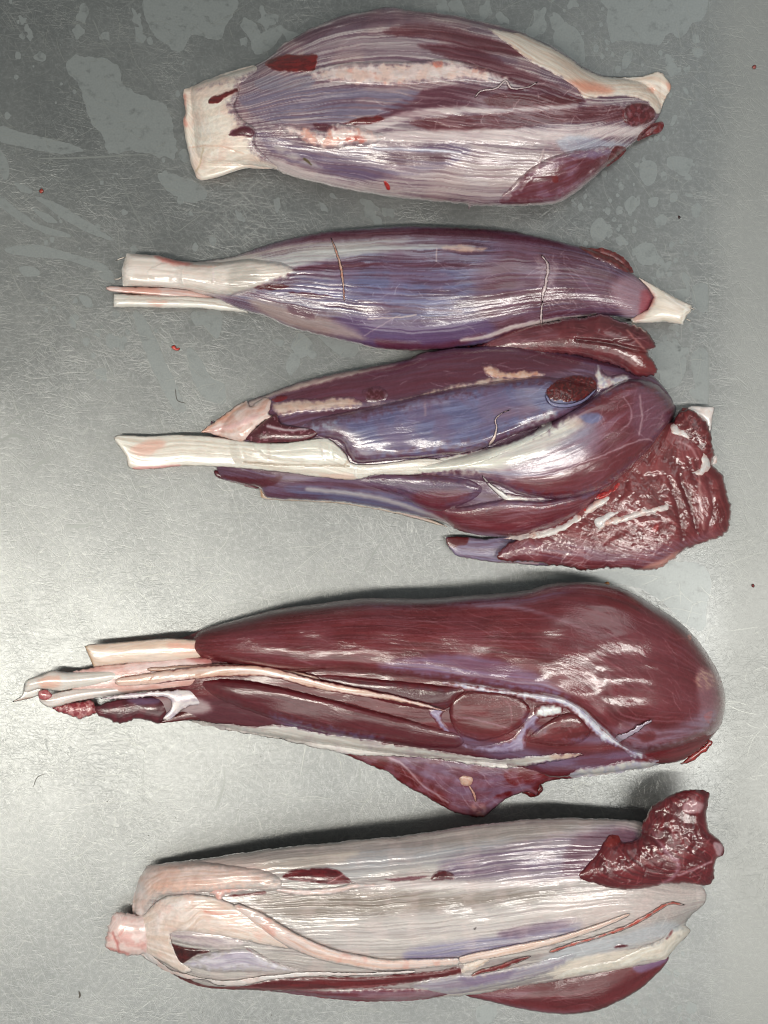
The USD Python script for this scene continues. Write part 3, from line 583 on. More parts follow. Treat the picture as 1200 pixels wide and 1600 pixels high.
# ---- 2: narrow blue-violet cut
b = Thing('raw_shank', 'narrow violet shank with a single thread tied across it, second from the top', 'meat cut', GROUP, (640, 450))
b.body('muscle', [(236, 430), (266, 414), (310, 408), (340, 405), (369, 399), (411, 384), (473, 368), (536, 359), (640, 353), (703, 355), (787, 359), (853, 372), (912, 387), (960, 405), (992, 430), (1010, 442), (1030, 456), (1024, 485), (1000, 500), (945, 494), (870, 504), (799, 523), (757, 537), (678, 547), (607, 547), (577, 542), (515, 528), (457, 513), (419, 497), (377, 484), (330, 464), (275, 448)],
    (94, 70, 92), [
    F((98, 96, 130), .75, 260, 9, .48, .2, .3, 1), F((72, 30, 46), .75, 220, 5, .52, .14, -.8, 4), F((176, 178, 194), .28, 280, 2.6, .6, .1, .4, 6), B([(330, 408), (411, 386), (520, 364), (640, 358), (700, 372), (660, 400), (560, 420), (520, 470), (460, 490), (400, 480), (350, 460)], (184, 186, 196), .75, 60, (260, 3.4, .95), .8), B([(640, 372), (780, 372), (860, 400), (800, 430), (660, 420)], (150, 146, 166), .5, 40, (200, 2.6, .95)), B([(540, 430), (640, 420), (760, 440), (740, 490), (620, 490)], (102, 106, 146), .6, 50, (160, 6, .6)), F((58, 22, 38), .5, 200, 2.4, .6, .1, -.5, 8),
    B([(800, 380), (900, 395), (1000, 450), (1010, 480), (940, 490), (860, 500), (780, 520), (740, 460)], (97, 49, 62), .75, 40, (90, 5, .4)), Mo((118, 86, 110), .4, 50, .55),
    B([(540, 490), (640, 500), (760, 500), (760, 532), (680, 545), (600, 545), (520, 524)], (90, 66, 106), .85, 16), B([(590, 530), (680, 538), (760, 520), (700, 546), (610, 547)], (93, 39, 57), .8, 10),
    B([(380, 400), (473, 372), (540, 362), (640, 356), (760, 360), (880, 384), (780, 372), (640, 370), (520, 378), (430, 396)], (83, 35, 50), .85, 7, (160, 3.5, .45), -.4),
    B([(340, 408), (400, 392), (470, 380), (560, 374), (640, 376), (560, 398), (480, 412), (400, 440), (350, 440)], (196, 192, 186), .8, 14, (190, 4, .5)),
    L([(400, 420), (520, 396), (640, 386), (740, 386)], [26, 14, 8, 4], (190, 190, 190), .85, 7, (180, 3, .35), .6),
    B([(230, 400), (330, 404), (400, 400), (420, 420), (400, 450), (360, 462), (300, 462), (230, 460)], (206, 199, 191), .9, 16),
    B([(390, 468), (440, 476), (520, 500), (570, 530), (480, 518), (420, 496)], (166, 148, 142), .8, 16), B([(450, 476), (485, 486), (490, 498), (460, 492)], (96, 60, 74), .8, 10),
    B([(470, 440), (560, 446), (700, 466), (690, 490), (560, 476), (470, 462)], (124, 126, 164), .55, 14, (120, 4, .5)),
    B([(396, 432), (420, 426), (452, 426), (440, 432)], DARKRED, .85, 3), B([(396, 448), (420, 444), (452, 446), (440, 452), (410, 452)], DARKRED, .85, 3), B([(450, 456), (490, 458), (520, 464), (480, 464)], (76, 17, 31), .75, 3),
    B([(455, 422), (530, 410), (600, 412), (530, 420)], (76, 22, 36), .7, 4, (100, 3, .4)), B([(580, 412), (680, 410), (800, 420), (690, 418)], (83, 34, 50), .6, 5, (140, 3, .4)),
    L([(560, 470), (640, 482), (720, 486)], 3, (81, 25, 41), .6, 4, (90, 3, .5)),
    L([(720, 532), (760, 526), (800, 512), (850, 502), (930, 492)], [4, 7, 6, 4], (208, 196, 193), .85, 4, None, .6), L([(520, 530), (600, 546), (680, 547)], 3, (190, 160, 158), .7, 3),
    B([(690, 386), (730, 384), (760, 390), (720, 394)], (214, 177, 158), .8, 6, (30, 3, .4)), L([(682, 388), (682, 408)], 1.6, (204, 186, 186), .7, 2),
    L([(575, 498), (620, 496), (650, 492)], 2, (206, 185, 175), .8, 2), L([(570, 524), (610, 500), (625, 492)], 1.4, (190, 170, 170), .6, 2),
    B([(960, 440), (1000, 430), (1030, 452), (1010, 482), (980, 500), (960, 470)], (178, 150, 160), .6, 18), B([(1004, 454), (1020, 464), (1016, 484), (998, 492)], (150, 56, 66), .6, 10),
    B([(838, 402), (852, 410), (872, 412), (866, 440), (868, 460), (850, 468), (842, 440)], (186, 166, 170), .5, 12, (10, 5, .6)), H(26, (830, 395, 885, 480), 24, (214, 196, 196), .6, (-100, 60)), H(60, (560, 400, 980, 520), 34, (196, 182, 190), .45, (-35, 35)), H(40, (480, 440, 700, 510), 14, (206, 206, 216), .5, (-80, 60)), H(40, (840, 390, 980, 480), 20, (200, 178, 186), .5, (10, 60))],
    kt=.56, c=.38)
b.on('tendon', [(198, 396), (248, 399), (275, 407), (310, 410), (345, 410), (390, 404), (440, 410), (470, 424), (440, 440), (400, 452), (360, 462), (325, 458), (290, 452), (250, 448), (192, 447), (190, 420)], (214, 201, 193), [F((228, 219, 215), .5, 80, 7, .5, .2, .4), B([(242, 400), (270, 404), (300, 412), (280, 414), (255, 408)], (200, 90, 80), .7, 9),
    L([(300, 416), (330, 416), (345, 412)], 3, (206, 150, 130), .6, 4), L([(333, 412), (334, 440)], 3, (222, 205, 205), .6, 3, None, .8), B([(360, 420), (402, 420), (396, 450), (360, 466)], (170, 164, 156), .6, 20), L([(193, 398), (191, 446)], 3, (236, 230, 227), .6, 3)], m='tendon', kt=.8, cap=16, sink=1, lift=1, wob=.3, smooth=False, soft=True, edge=9, thick=22, base=lambda P: np.maximum(b.T(P) + 3.5 * (1 - ss(340, 450, P[:, 0])), 30 * (1 - ss(262, 330, P[:, 0]))))
b.free('tendon', strip([(166, 450), (195, 453), (250, 456), (310, 462), (360, 470)], [8, 12, 16, 14, 10]), (216, 191, 187), [F((196, 140, 128), .5, 60, 4, .5), B([(190, 448), (240, 450), (250, 458), (200, 460)], (206, 140, 124), .6, 8)], 8, m='tendon', smooth=False, kt=.5, label='pink strand under the pale tendon')
b.free('tendon', [(177, 459), (230, 461), (300, 463), (350, 466), (384, 476), (388, 490), (350, 486), (319, 482), (244, 481), (177, 480)], (222, 214, 207), [F((196, 187, 178), .6, 90, 3, .5), B([(230, 472), (260, 470), (250, 480)], (216, 164, 150), .7, 8), L([(180, 468), (300, 470), (380, 482)], 1.6, (170, 150, 140), .6, 2, None, -.8)], 12, m='tendon', smooth=False, kt=.7)
for q in ([(196, 402), (188, 404), (180, 408)], [(192, 432), (184, 436), (177, 436)], [(1078, 480), (1086, 484)], [(1072, 498), (1080, 502)]):
    b.free('sinew_thread', strip(q, [3.5, 2.5, 1.5]), (224, 210, 199), [], 26, m='tendon', smooth=False, wob=.2)
b.on('muscle', [(905, 386), (920, 387), (941, 388), (966, 397), (984, 413), (991, 427), (976, 424), (950, 412), (925, 400)], (109, 39, 38), [Mo((74, 20, 24), .7, 8, .5), Mo((150, 90, 86), .5, 7, .62)], m='meat', kt=.4, cap=6, lift=.5, wob=1.6, label='ragged dark red edge at upper right')
b.free('tendon', [(996, 432), (1012, 440), (1040, 456), (1066, 470), (1082, 477), (1079, 488), (1073, 492), (1068, 507), (1037, 503), (988, 506), (985, 498), (1012, 484), (1022, 465), (1010, 448)], (228, 215, 205), [F((206, 191, 175), .5, 40, 5, .5), L([(1072, 476), (1068, 506)], 4, (240, 232, 223), .7, 4), B([(990, 440), (1018, 452), (1024, 470), (1010, 490), (990, 500)], (196, 120, 110), .5, 10), L([(1040, 460), (1074, 484)], 3, (240, 231, 229), .6, 3, None, .8)], 22, kb=.9, m='tendon', smooth=False, kt=.55)
b.cord('sinew_thread', [(517, 371), (522, 384), (530, 408), (535, 432), (537, 455), (538, 472)], [3, 4.5, 4, 3], (206, 160, 140), [Mo((190, 110, 90), .7, 6, .55)], wob=.8, lift=1.2)
b.cord('sinew_thread', [(846, 398), (856, 414), (853, 440), (848, 466), (846, 500), (852, 524)], [2, 5, 7, 3, 2.6, 3], (212, 185, 185), [], wob=1.2, lift=1.2)

# ---- 3: broad cut with the long white tendon fanning out
c = Thing('raw_shank', 'broad shank with white tendon fanning over blue silverskin and a loose ragged flap', 'meat cut', GROUP, (680, 720))
c.body('muscle', [(330, 664), (336, 658), (368, 636), (388, 626), (416, 616), (464, 598), (520, 584), (580, 573), (640, 560), (665, 550), (755, 540), (840, 542), (900, 552), (960, 566), (1005, 580), (1026, 592), (1038, 606), (1052, 628), (1056, 640), (1046, 668), (1020, 705), (985, 740), (950, 775), (915, 805), (880, 826), (820, 838), (755, 836), (715, 828), (690, 815), (650, 806), (620, 800), (544, 786), (480, 782), (420, 778), (404, 762), (368, 754), (340, 740)],
    (96, 62, 82), [
    F((112, 96, 126), .5, 150, 8, .5), F((74, 29, 41), .5, 150, 5, .56),
    B([(440, 612), (520, 590), (640, 566), (760, 545), (900, 560), (880, 580), (760, 592), (680, 606), (600, 622), (520, 628), (450, 626)], (91, 39, 53), .85, 12, (140, 6, .3)),
    B([(340, 660), (388, 628), (464, 600), (540, 582), (620, 570), (560, 584), (480, 604), (420, 622), (380, 650)], (206, 187, 177), .9, 7, (30, 6, .2), .5),
    B([(450, 760), (520, 762), (600, 770), (680, 800), (640, 804), (540, 786), (460, 772)], (100, 104, 138), .8, 10, (120, 4, .4)),
    B([(340, 742), (400, 748), (440, 744), (430, 756), (400, 764), (368, 754)], (81, 22, 34), .9, 5),
    B([(640, 772), (740, 800), (860, 800), (930, 780), (900, 815), (820, 836), (740, 832), (690, 814)], (109, 49, 58), .85, 12, (120, 6, .3)),
    L([(480, 764), (580, 776), (660, 800), (720, 824)], [6, 7, 7, 4], (176, 170, 172), .8, 6, None, .5), H(40, (480, 560, 900, 610), 26, (190, 168, 176), .5, (-30, 20))],
    kt=.46, c=.30)
# top ragged lobe lying against the second cut
c.free('muscle', [(640, 562), (680, 548), (740, 538), (757, 534), (800, 516), (850, 505), (890, 498), (944, 492), (980, 507), (1007, 516), (1022, 530), (1026, 543), (1012, 552), (1027, 577), (1022, 588), (990, 584), (960, 572), (900, 556), (820, 552), (740, 556)], (97, 37, 43), [
    F((72, 22, 29), .5, 60, 6, .5, .2, -.5), Mo((116, 52, 57), .5, 20, .55, .25, .8), L([(1016, 551), (990, 546), (960, 538), (900, 530)], [7, 6, 5, 2], (64, 15, 21), .8, 6, None, -7), L([(1000, 512), (985, 530), (960, 534)], 5, (74, 18, 24), .6, 6, None, -4), B([(760, 530), (850, 512), (870, 530), (780, 542)], (130, 96, 110), .5, 12, (60, 4, .6)), L([(980, 516), (1006, 545), (1014, 552)], 3, (206, 150, 140), .5, 4), H(34, (780, 505, 1000, 560), 28, (196, 160, 166), .5, (-40, 40)), B([(980, 545), (1020, 556), (1024, 580), (990, 580)], (116, 40, 40), .7, 10)],
    lambda P: 24 + 22 * ss(640, 900, P[:, 0]), kt=.75, kb=.7, m='meat', wob=2.6, label='dark red lobe pressed against the violet shank')
c.on('fat_strip', [(425, 630), (450, 624), (500, 622), (545, 620), (570, 628), (620, 624), (680, 608), (740, 594), (790, 586), (850, 588), (820, 596), (760, 602), (680, 618), (600, 632), (540, 640), (480, 646), (435, 650)], (184, 156, 144), [F((224, 201, 195), .5, 60, 4, .5), Mo((190, 150, 134), .5, 18, .55), B([(750, 574), (780, 580), (830, 584), (790, 594)], (210, 150, 126), .6, 10)], m='fat', kt=.35, cap=4, sink=.8, lift=.3, wob=1.6, ang=-8)
c.on('fat_patch', [(752, 572), (768, 570), (790, 580), (820, 578), (856, 584), (830, 592), (790, 594), (765, 588)], (210, 160, 136), [Mo((226, 191, 181), .7, 10, .5), Mo((190, 106, 88), .5, 12, .62), H(20, (750, 565, 850, 596), 20, (230, 211, 211), .6)], m='fat', kt=.3, cap=3, lift=2, wob=2)
c.on('muscle', [(565, 612), (575, 606), (592, 604), (604, 612), (604, 622), (590, 630), (574, 628)], (72, 20, 29), [Mo((130, 90, 104), .6, 6, .58)], m='meat', kt=.25, cap=3, lift=2.4)
bl = c.on('muscle', [(470, 668), (500, 652), (560, 640), (640, 622), (700, 608), (760, 598), (830, 588), (868, 590), (930, 606), (925, 622), (890, 648), (850, 664), (800, 682), (745, 704), (680, 714), (610, 720), (560, 724), (545, 712), (530, 690), (500, 682)], (94, 92, 128), [
    F((84, 78, 112), .6, 150, 6, .5, .2, -.6), F((132, 136, 170), .5, 150, 4, .56, .14, .4), Mo((108, 88, 116), .6, 44, .52), B([(800, 676), (846, 650), (862, 640), (866, 658), (820, 684), (780, 694)], (200, 198, 196), .85, 10), B([(500, 660), (560, 680), (580, 716), (550, 716), (530, 690)], (164, 150, 150), .7, 16, (60, 5, .4)),
    B([(560, 690), (640, 684), (700, 680), (640, 706), (580, 716)], (120, 104, 130), .5, 20), L([(630, 640), (670, 628), (700, 630)], 8, (150, 140, 158), .5, 10), L([(664, 622), (664, 648)], 3, (170, 140, 144), .5, 4),
    B([(770, 640), (830, 634), (840, 644), (790, 652)], (130, 100, 116), .5, 10), H(50, (560, 600, 860, 710), 26, (170, 166, 190), .45, (-40, 10)), B([(470, 668), (520, 652), (520, 668), (490, 680)], (156, 160, 176), .7, 12)],
    kt=.42, cap=20, sink=2, lift=.5, ang=-14, edge=22, label='blue silverskin muscle')
c.on('cut_face', [(852, 612), (862, 598), (885, 588), (912, 586), (930, 592), (934, 604), (922, 618), (900, 628), (875, 630), (858, 624)], (89, 15, 15), [Mo((56, 6, 10), .8, 5, .5, .2, -.7), Mo((126, 37, 34), .6, 4, .62)], m='meat', kt=.10, cap=2, sink=.5, lift=1, base=bl, label='dark red round cut in the blue silverskin')
c.cord('sinew_edge', [(852, 616), (862, 630), (886, 634), (912, 626), (932, 608)], [4, 7, 6, 4], (120, 116, 150), lift=3, base=bl, m='skin')
c.on('muscle', [(560, 752), (600, 742), (650, 742), (700, 744), (740, 752), (752, 768), (728, 786), (690, 798), (656, 792), (628, 776), (590, 764)], (88, 60, 88), [F((64, 40, 66), .7, 110, 3.5, .5, .2, -.4), B([(650, 770), (730, 768), (722, 786), (690, 796), (660, 790)], (105, 34, 40), .75, 14), F((140, 126, 150), .4, 100, 2.6, .6), L([(600, 764), (640, 784), (668, 800)], 3, (170, 160, 170), .6, 4)], m='meat', kt=.3, cap=8, sink=1, lift=.5, ang=8)
c.on('exposed_muscle', [(660, 748), (680, 742), (710, 744), (728, 752), (700, 756), (672, 756)], (83, 25, 29), [Mo((58, 13, 17), .6, 8, .5)], m='meat', kt=.15, cap=1.5, lift=6)
# large rounded muscle with the tendon sheet
fan = c.on('muscle', [(600, 735), (680, 722), (740, 708), (800, 686), (860, 660), (910, 632), (950, 606), (985, 592), (1020, 598), (1038, 612), (1052, 630), (1054, 644), (1044, 668), (1018, 704), (985, 735), (950, 762), (905, 776), (860, 780), (810, 772), (770, 756), (720, 746), (660, 742)], (109, 47, 58), [
    F((140, 108, 128), .55, 120, 7, .5), F((85, 29, 36), .5, 140, 4.5, .56, .16, -.5), B([(900, 640), (940, 618), (975, 618), (990, 640), (950, 650), (910, 652)], (99, 35, 43), .8, 14),
    B([(1000, 600), (1040, 630), (1044, 660), (1010, 700), (985, 660), (990, 620)], (118, 80, 100), .6, 22), B([(640, 728), (740, 706), (830, 672), (890, 650), (930, 660), (920, 700), (860, 736), (800, 750), (720, 742)], (150, 148, 168), .88, 44, (170, 5, .35)),
    B([(605, 735), (700, 720), (790, 688), (850, 664), (890, 654), (900, 670), (850, 706), (800, 728), (750, 740), (680, 742)], (218, 216, 204), .95, 26, (260, 5, .25), .8), L([(640, 732), (740, 718), (820, 690)], [10, 22, 8], (228, 224, 213), .8, 10, (200, 3, .3)), B([(905, 652), (930, 644), (942, 652), (925, 662)], (104, 112, 152), .8, 6), B([(880, 650), (905, 652), (912, 666), (890, 668)], (204, 185, 173), .6, 12),
    B([(800, 752), (880, 738), (960, 700), (1010, 690), (1020, 700), (960, 752), (890, 774), (830, 772)], (101, 35, 40), .75, 16, (120, 6, .3)), L([(790, 750), (860, 740), (930, 716), (1000, 688), (1024, 690)], 2, (190, 164, 172), .7, 3, None, .6), L([(975, 620), (986, 640), (984, 660), (970, 672)], 2, (180, 150, 160), .6, 3), L([(1000, 618), (1003, 650), (999, 680)], 2.4, (196, 170, 176), .6, 3),
    L([(752, 740), (800, 746), (850, 756)], 2, (81, 34, 52), .6, 3, (60, 2, .5)), L([(750, 736), (820, 742), (880, 740)], 3, (130, 130, 160), .6, 3, (90, 2, .5)), H(60, (760, 620, 1040, 770), 32, (190, 170, 182), .45, (-45, 0)), H(24, (930, 600, 1040, 690), 24, (190, 160, 170), .5, (-100, 80))],
    kt=.42, cap=26, sink=2, lift=.5, m='skin', ang=-24, label='large muscle with pale tendon sheet')
c.on('muscle', [(690, 800), (735, 790), (790, 780), (850, 782), (905, 772), (945, 764), (930, 790), (890, 812), (850, 826), (800, 838), (750, 836), (712, 826)], (114, 50, 58), [F((89, 32, 40), .6, 110, 6, .5), F((150, 118, 132), .4, 120, 4, .6), L([(700, 800), (760, 790), (830, 788)], 5, (160, 160, 176), .6, 7), H(20, (720, 780, 900, 830), 30, (186, 160, 168), .5, (-30, 20))], m='meat', kt=.4, cap=14, sink=1.5, lift=.3, ang=-10)
# pale cord and fat on its lower edge
c.free('tendon', [(408, 760), (430, 764), (480, 768), (540, 772), (590, 784), (640, 800), (680, 814), (700, 824), (676, 818), (620, 803), (544, 789), (480, 784), (416, 780), (407, 770)], (214, 195, 185), [F((190, 160, 136), .6, 80, 3, .5), L([(410, 762), (408, 776)], 6, (180, 128, 90), .6, 4), B([(600, 786), (680, 812), (640, 806)], (150, 110, 110), .6, 6)], 12, m='tendon', kt=.6)
# long tendon running from the left end
c.free('muscle', [(336, 736), (380, 738), (430, 742), (440, 750), (420, 758), (400, 764), (370, 756), (345, 748)], (81, 22, 33), [Mo((58, 12, 21), .6, 10, .5), Mo((140, 90, 100), .5, 8, .64), L([(350, 750), (380, 757), (404, 765)], 2.5, (206, 181, 181), .7, 3)], 12, m='meat', kt=.6, wob=1.4)
c.free('muscle', [(382, 682), (400, 668), (420, 652), (432, 648), (440, 662), (470, 668), (500, 672), (480, 688), (440, 692), (400, 692)], (89, 30, 41), [Mo((68, 17, 28), .6, 14, .5), Mo((180, 140, 150), .6, 6, .66, .08), L([(418, 666), (450, 672), (480, 670)], 4, (206, 196, 200), .8, 4)], lambda P: np.maximum(34, c.T(P) + 3), m='meat', kt=.5, label='dark muscle in the hollow beside the tendon')
c.on('muscle', [(424, 624), (436, 618), (450, 618), (446, 626), (432, 630)], (109, 22, 31), [], m='meat', kt=.3, lift=1)
c.free('fat_flap', [(314, 674), (336, 658), (366, 636), (384, 626), (392, 634), (410, 622), (424, 626), (420, 645), (428, 650), (410, 660), (392, 676), (378, 690), (350, 684), (332, 678)], (220, 191, 183), [Mo((206, 150, 134), .7, 24, .5, .25, -.8), F((236, 221, 219), .5, 50, 6, .5), L([(318, 674), (350, 652), (384, 632)], 4, (206, 130, 96), .5, 5), L([(335, 672), (370, 664), (400, 650)], 8, (222, 177, 176), .7, 8, None, 1.5)], lambda P: np.maximum(26, c.T(P) + 2), m='fat', kt=.5, wob=1.5, ang=-35)
c.free('tendon', [(180, 682), (230, 681), (280, 679), (340, 683), (380, 689), (440, 692), (500, 684), (520, 690), (540, 708), (552, 724), (600, 724), (660, 716), (700, 722), (690, 736), (640, 742), (590, 742), (552, 750), (500, 746), (440, 738), (380, 732), (330, 729), (280, 729), (240, 733), (204, 732), (196, 712)], (226, 215, 205), [
    F((202, 185, 171), .55, 130, 4, .5, .2, -.8), F((240, 232, 223), .5, 140, 3, .57, .14, .6), B([(205, 700), (235, 688), (260, 690), (240, 708), (215, 712)], (220, 171, 156), .75, 10), L([(210, 732), (250, 730), (280, 728)], 5, (206, 130, 130), .7, 4), B([(400, 690), (500, 684), (536, 708), (530, 724), (440, 718), (410, 708)], (214, 209, 199), .8, 10, None, 2), L([(380, 722), (440, 726), (545, 728)], 2, (150, 132, 112), .8, 3, None, -2),
    L([(540, 700), (546, 716), (540, 726)], 3, (190, 164, 140), .7, 3, None, -1), L([(372, 688), (378, 720)], 5, (234, 226, 217), .5, 5, None, .8), L([(418, 692), (420, 718)], 4, (200, 181, 171), .5, 5, None, -.6), L([(500, 690), (506, 714)], 5, (200, 191, 185), .5, 5, None, -1), L([(516, 694), (520, 716)], 4, (234, 228, 217), .5, 4, None, 1), L([(556, 722), (556, 748)], 3, (236, 228, 221), .8, 2, None, .8), B([(500, 742), (540, 740), (556, 748), (520, 750)], (214, 177, 164), .7, 5)],
    lambda P: np.maximum(16 + 44 * ss(220, 520, P[:, 0]), np.where(P[:, 0] > 330, c.T(P) + 2, 0)), kt=.4, kb=.45, cap=9, m='tendon', wob=.5)
c.on('tendon', [(640, 724), (700, 712), (760, 700), (800, 690), (830, 676), (848, 662), (862, 656), (858, 672), (820, 694), (770, 716), (720, 734), (670, 740), (640, 738)], (222, 215, 205), [F((200, 191, 179), .5, 120, 3, .5), B([(790, 690), (850, 660), (862, 660), (830, 690)], (206, 204, 200), .7, 14)], m='tendon', kt=.3, cap=5, sink=1, lift=.4, ang=-16, base=fan)
c.cord('sinew_thread', [(764, 696), (772, 684), (776, 668), (774, 656), (784, 646), (798, 640)], [5, 5, 3.5, 3, 2, 1.5], (222, 191, 181), base=bl, lift=1.5)
c.cord('sinew_thread', [(752, 742), (766, 758), (786, 774), (798, 784)], [2, 5, 9, 9], (218, 208, 203), base=fan, lift=2)
c.on('fat_patch', [(786, 772), (800, 772), (830, 776), (870, 776), (840, 784), (806, 786), (802, 796), (792, 804), (788, 796)], (226, 216, 209), [Mo((206, 181, 179), .5, 10, .5)], m='fat', kt=.4, cap=4, lift=4)
c.on('fat_patch', [(928, 578), (936, 570), (946, 584), (962, 586), (976, 584), (990, 592), (970, 600), (950, 608), (936, 612), (930, 600)], (220, 212, 208), [Mo((150, 140, 170), .6, 10, .55), Mo((206, 150, 140), .4, 12, .6)], m='fat', kt=.4, cap=4, lift=6, wob=1.8)
# ragged flap of meat at its right end
fz = lambda P: 18 + 14 * ss(1120, 900, P[:, 0])
fl = c.free('meat_flap', [(850, 815), (890, 780), (930, 745), (965, 712), (995, 685), (1025, 660), (1052, 660), (1062, 640), (1074, 637), (1094, 650), (1106, 664), (1112, 690), (1115, 712), (1113, 726), (1128, 742), (1137, 770), (1143, 800), (1138, 824), (1126, 840), (1092, 851), (1065, 862), (1038, 885), (1010, 892), (960, 888), (908, 889), (845, 880), (780, 874), (790, 850), (830, 836)], (109, 37, 40), [
    F((80, 20, 24), .6, 90, 6, .5, .2, -.9), F((146, 84, 84), .5, 90, 4, .58, .16, .4), Mo((120, 44, 45), .5, 40, .5, .25, 3), Mo((87, 22, 24), .5, 20, .56, .2, -1.2),
    L([(1062, 745), (1078, 790), (1088, 830)], [8, 8, 5], (76, 18, 24), .6, 8, None, -4), L([(1092, 740), (1096, 790), (1100, 826)], [3, 5, 4], (190, 150, 146), .6, 5, None, .5), L([(1092, 780), (1098, 796)], 3, (230, 220, 226), .8, 3), L([(1104, 745), (1114, 790), (1104, 835)], 7, (81, 22, 26), .5, 8, None, -3), L([(1046, 750), (1060, 800), (1066, 840)], 8, (81, 24, 28), .5, 8, None, -4),
    B([(790, 850), (880, 842), (960, 856), (1040, 850), (1120, 832), (1060, 862), (1030, 885), (960, 886), (860, 880), (790, 872)], (130, 104, 124), .7, 22, (60, 7, .5)), Mo((150, 90, 96), .3, 40, .6), B([(1000, 890), (1030, 876), (1060, 862), (1044, 884)], (206, 150, 134), .7, 8), H(60, (800, 840, 1040, 890), 34, (210, 190, 196), .6, (-60, 40)), H(50, (900, 690, 1120, 840), 22, (184, 130, 128), .5, (-60, 60)),
    B([(1018, 826), (1030, 820), (1024, 832)], (150, 20, 18), .9, 4), L([(1060, 690), (1080, 700), (1090, 716)], 3, (200, 160, 164), .6, 4)],
    fz, kt=.66, kb=.6, cap=54, m='meat', wob=2.2, ang=60, label='loose ragged flap of dark red meat')
c.free('meat_flap', [(696, 843), (702, 838), (728, 838), (760, 842), (820, 836), (870, 850), (870, 882), (800, 880), (768, 878), (719, 870), (705, 860)], (126, 112, 140), [F((150, 146, 172), .6, 60, 5, .5), F((96, 66, 86), .6, 60, 6, .55), B([(696, 843), (710, 836), (732, 838), (728, 850), (704, 854)], (89, 25, 29), .95, 5), L([(720, 872), (770, 879), (840, 880)], 3, (206, 171, 164), .7, 4), H(14, (730, 842, 840, 878), 34, (200, 196, 210), .6, (0, 30))], 14, m='skin', kt=.35, cap=14, wob=1.2, label='small lilac flap with a red cut tip')
c.free('muscle', [(1052, 668), (1060, 645), (1078, 640), (1096, 652), (1106, 664), (1110, 684), (1113, 706), (1098, 712), (1078, 700), (1060, 690)], (101, 32, 34), [Mo((74, 17, 22), .7, 10, .5, .2, -1.5), Mo((150, 90, 90), .5, 7, .62), H(10, (1056, 645, 1110, 710), 20, (200, 160, 160), .5, (-80, 80))], 34, m='meat', kt=.6, wob=1.6)
c.free('fat_patch', [(1068, 640), (1080, 634), (1117, 635), (1114, 650), (1112, 668), (1108, 684), (1102, 660), (1090, 650), (1076, 648)], (224, 213, 211), [Mo((206, 177, 168), .4, 14, .55)], 20, m='fat', kt=.5, smooth=False, label='square cream tab at upper right corner of the flap')
for p in [[(1048, 664), (1056, 660), (1062, 668), (1072, 668), (1080, 678), (1078, 684), (1064, 680), (1050, 676)], [(1080, 738), (1092, 732), (1098, 708), (1106, 716), (1110, 728), (1104, 738), (1092, 742)], [(1112, 724), (1118, 714), (1120, 720), (1114, 728)]]:
    c.on('fat_patch', p, (224, 212, 209), [Mo((206, 160, 150), .6, 9, .55)], base=fl, m='fat', kt=.5, cap=3, lift=.5, wob=2.4)
c.on('fat_strip', strip([(934, 828), (950, 816), (972, 812), (1000, 803), (1042, 792)], [5, 11, 8, 10, 4]), (202, 182, 179), [Mo((200, 110, 90), .6, 16, .6), Mo((236, 226, 221), .6, 10, .5)], base=fl, m='fat', kt=.45, cap=2.6, lift=.5, wob=2.6, ang=-20, edge=9)
c.on('fat_strip', strip([(786, 842), (840, 836), (885, 820), (915, 800), (940, 784), (970, 771)], [4, 8, 12, 14, 9, 4]), (204, 190, 187), [Mo((206, 130, 110), .5, 18, .6), F((236, 228, 223), .5, 50, 4, .5)], base=lambda P: np.maximum(fl(P), c.T(P)), m='fat', kt=.4, cap=3, lift=.5, wob=2.4, ang=-25, edge=9)
c.on('fat_strip', [(930, 812), (945, 804), (966, 800), (950, 812), (936, 826)], (220, 210, 209), [], base=fl, m='fat', kt=.4, lift=1, wob=1.5)
c.on('blood_clot', [(926, 778), (940, 768), (955, 764), (968, 754), (966, 764), (955, 772), (940, 780)], (170, 26, 22), [Mo((110, 8, 8), .7, 5, .5, .2, -.8), Mo((216, 90, 76), .5, 5, .64)], base=lambda P: np.maximum(fl(P), c.T(P)), m='meat', kt=.4, cap=3.5, lift=3, wob=1.6, label='bright red clot between the muscle and the flap')
c.on('blood_spot', [(911, 796), (917, 794), (918, 802), (912, 803)], (176, 30, 22), [], base=lambda P: np.maximum(fl(P), c.T(P)), m='meat', kt=.3, cap=1.5, lift=5)

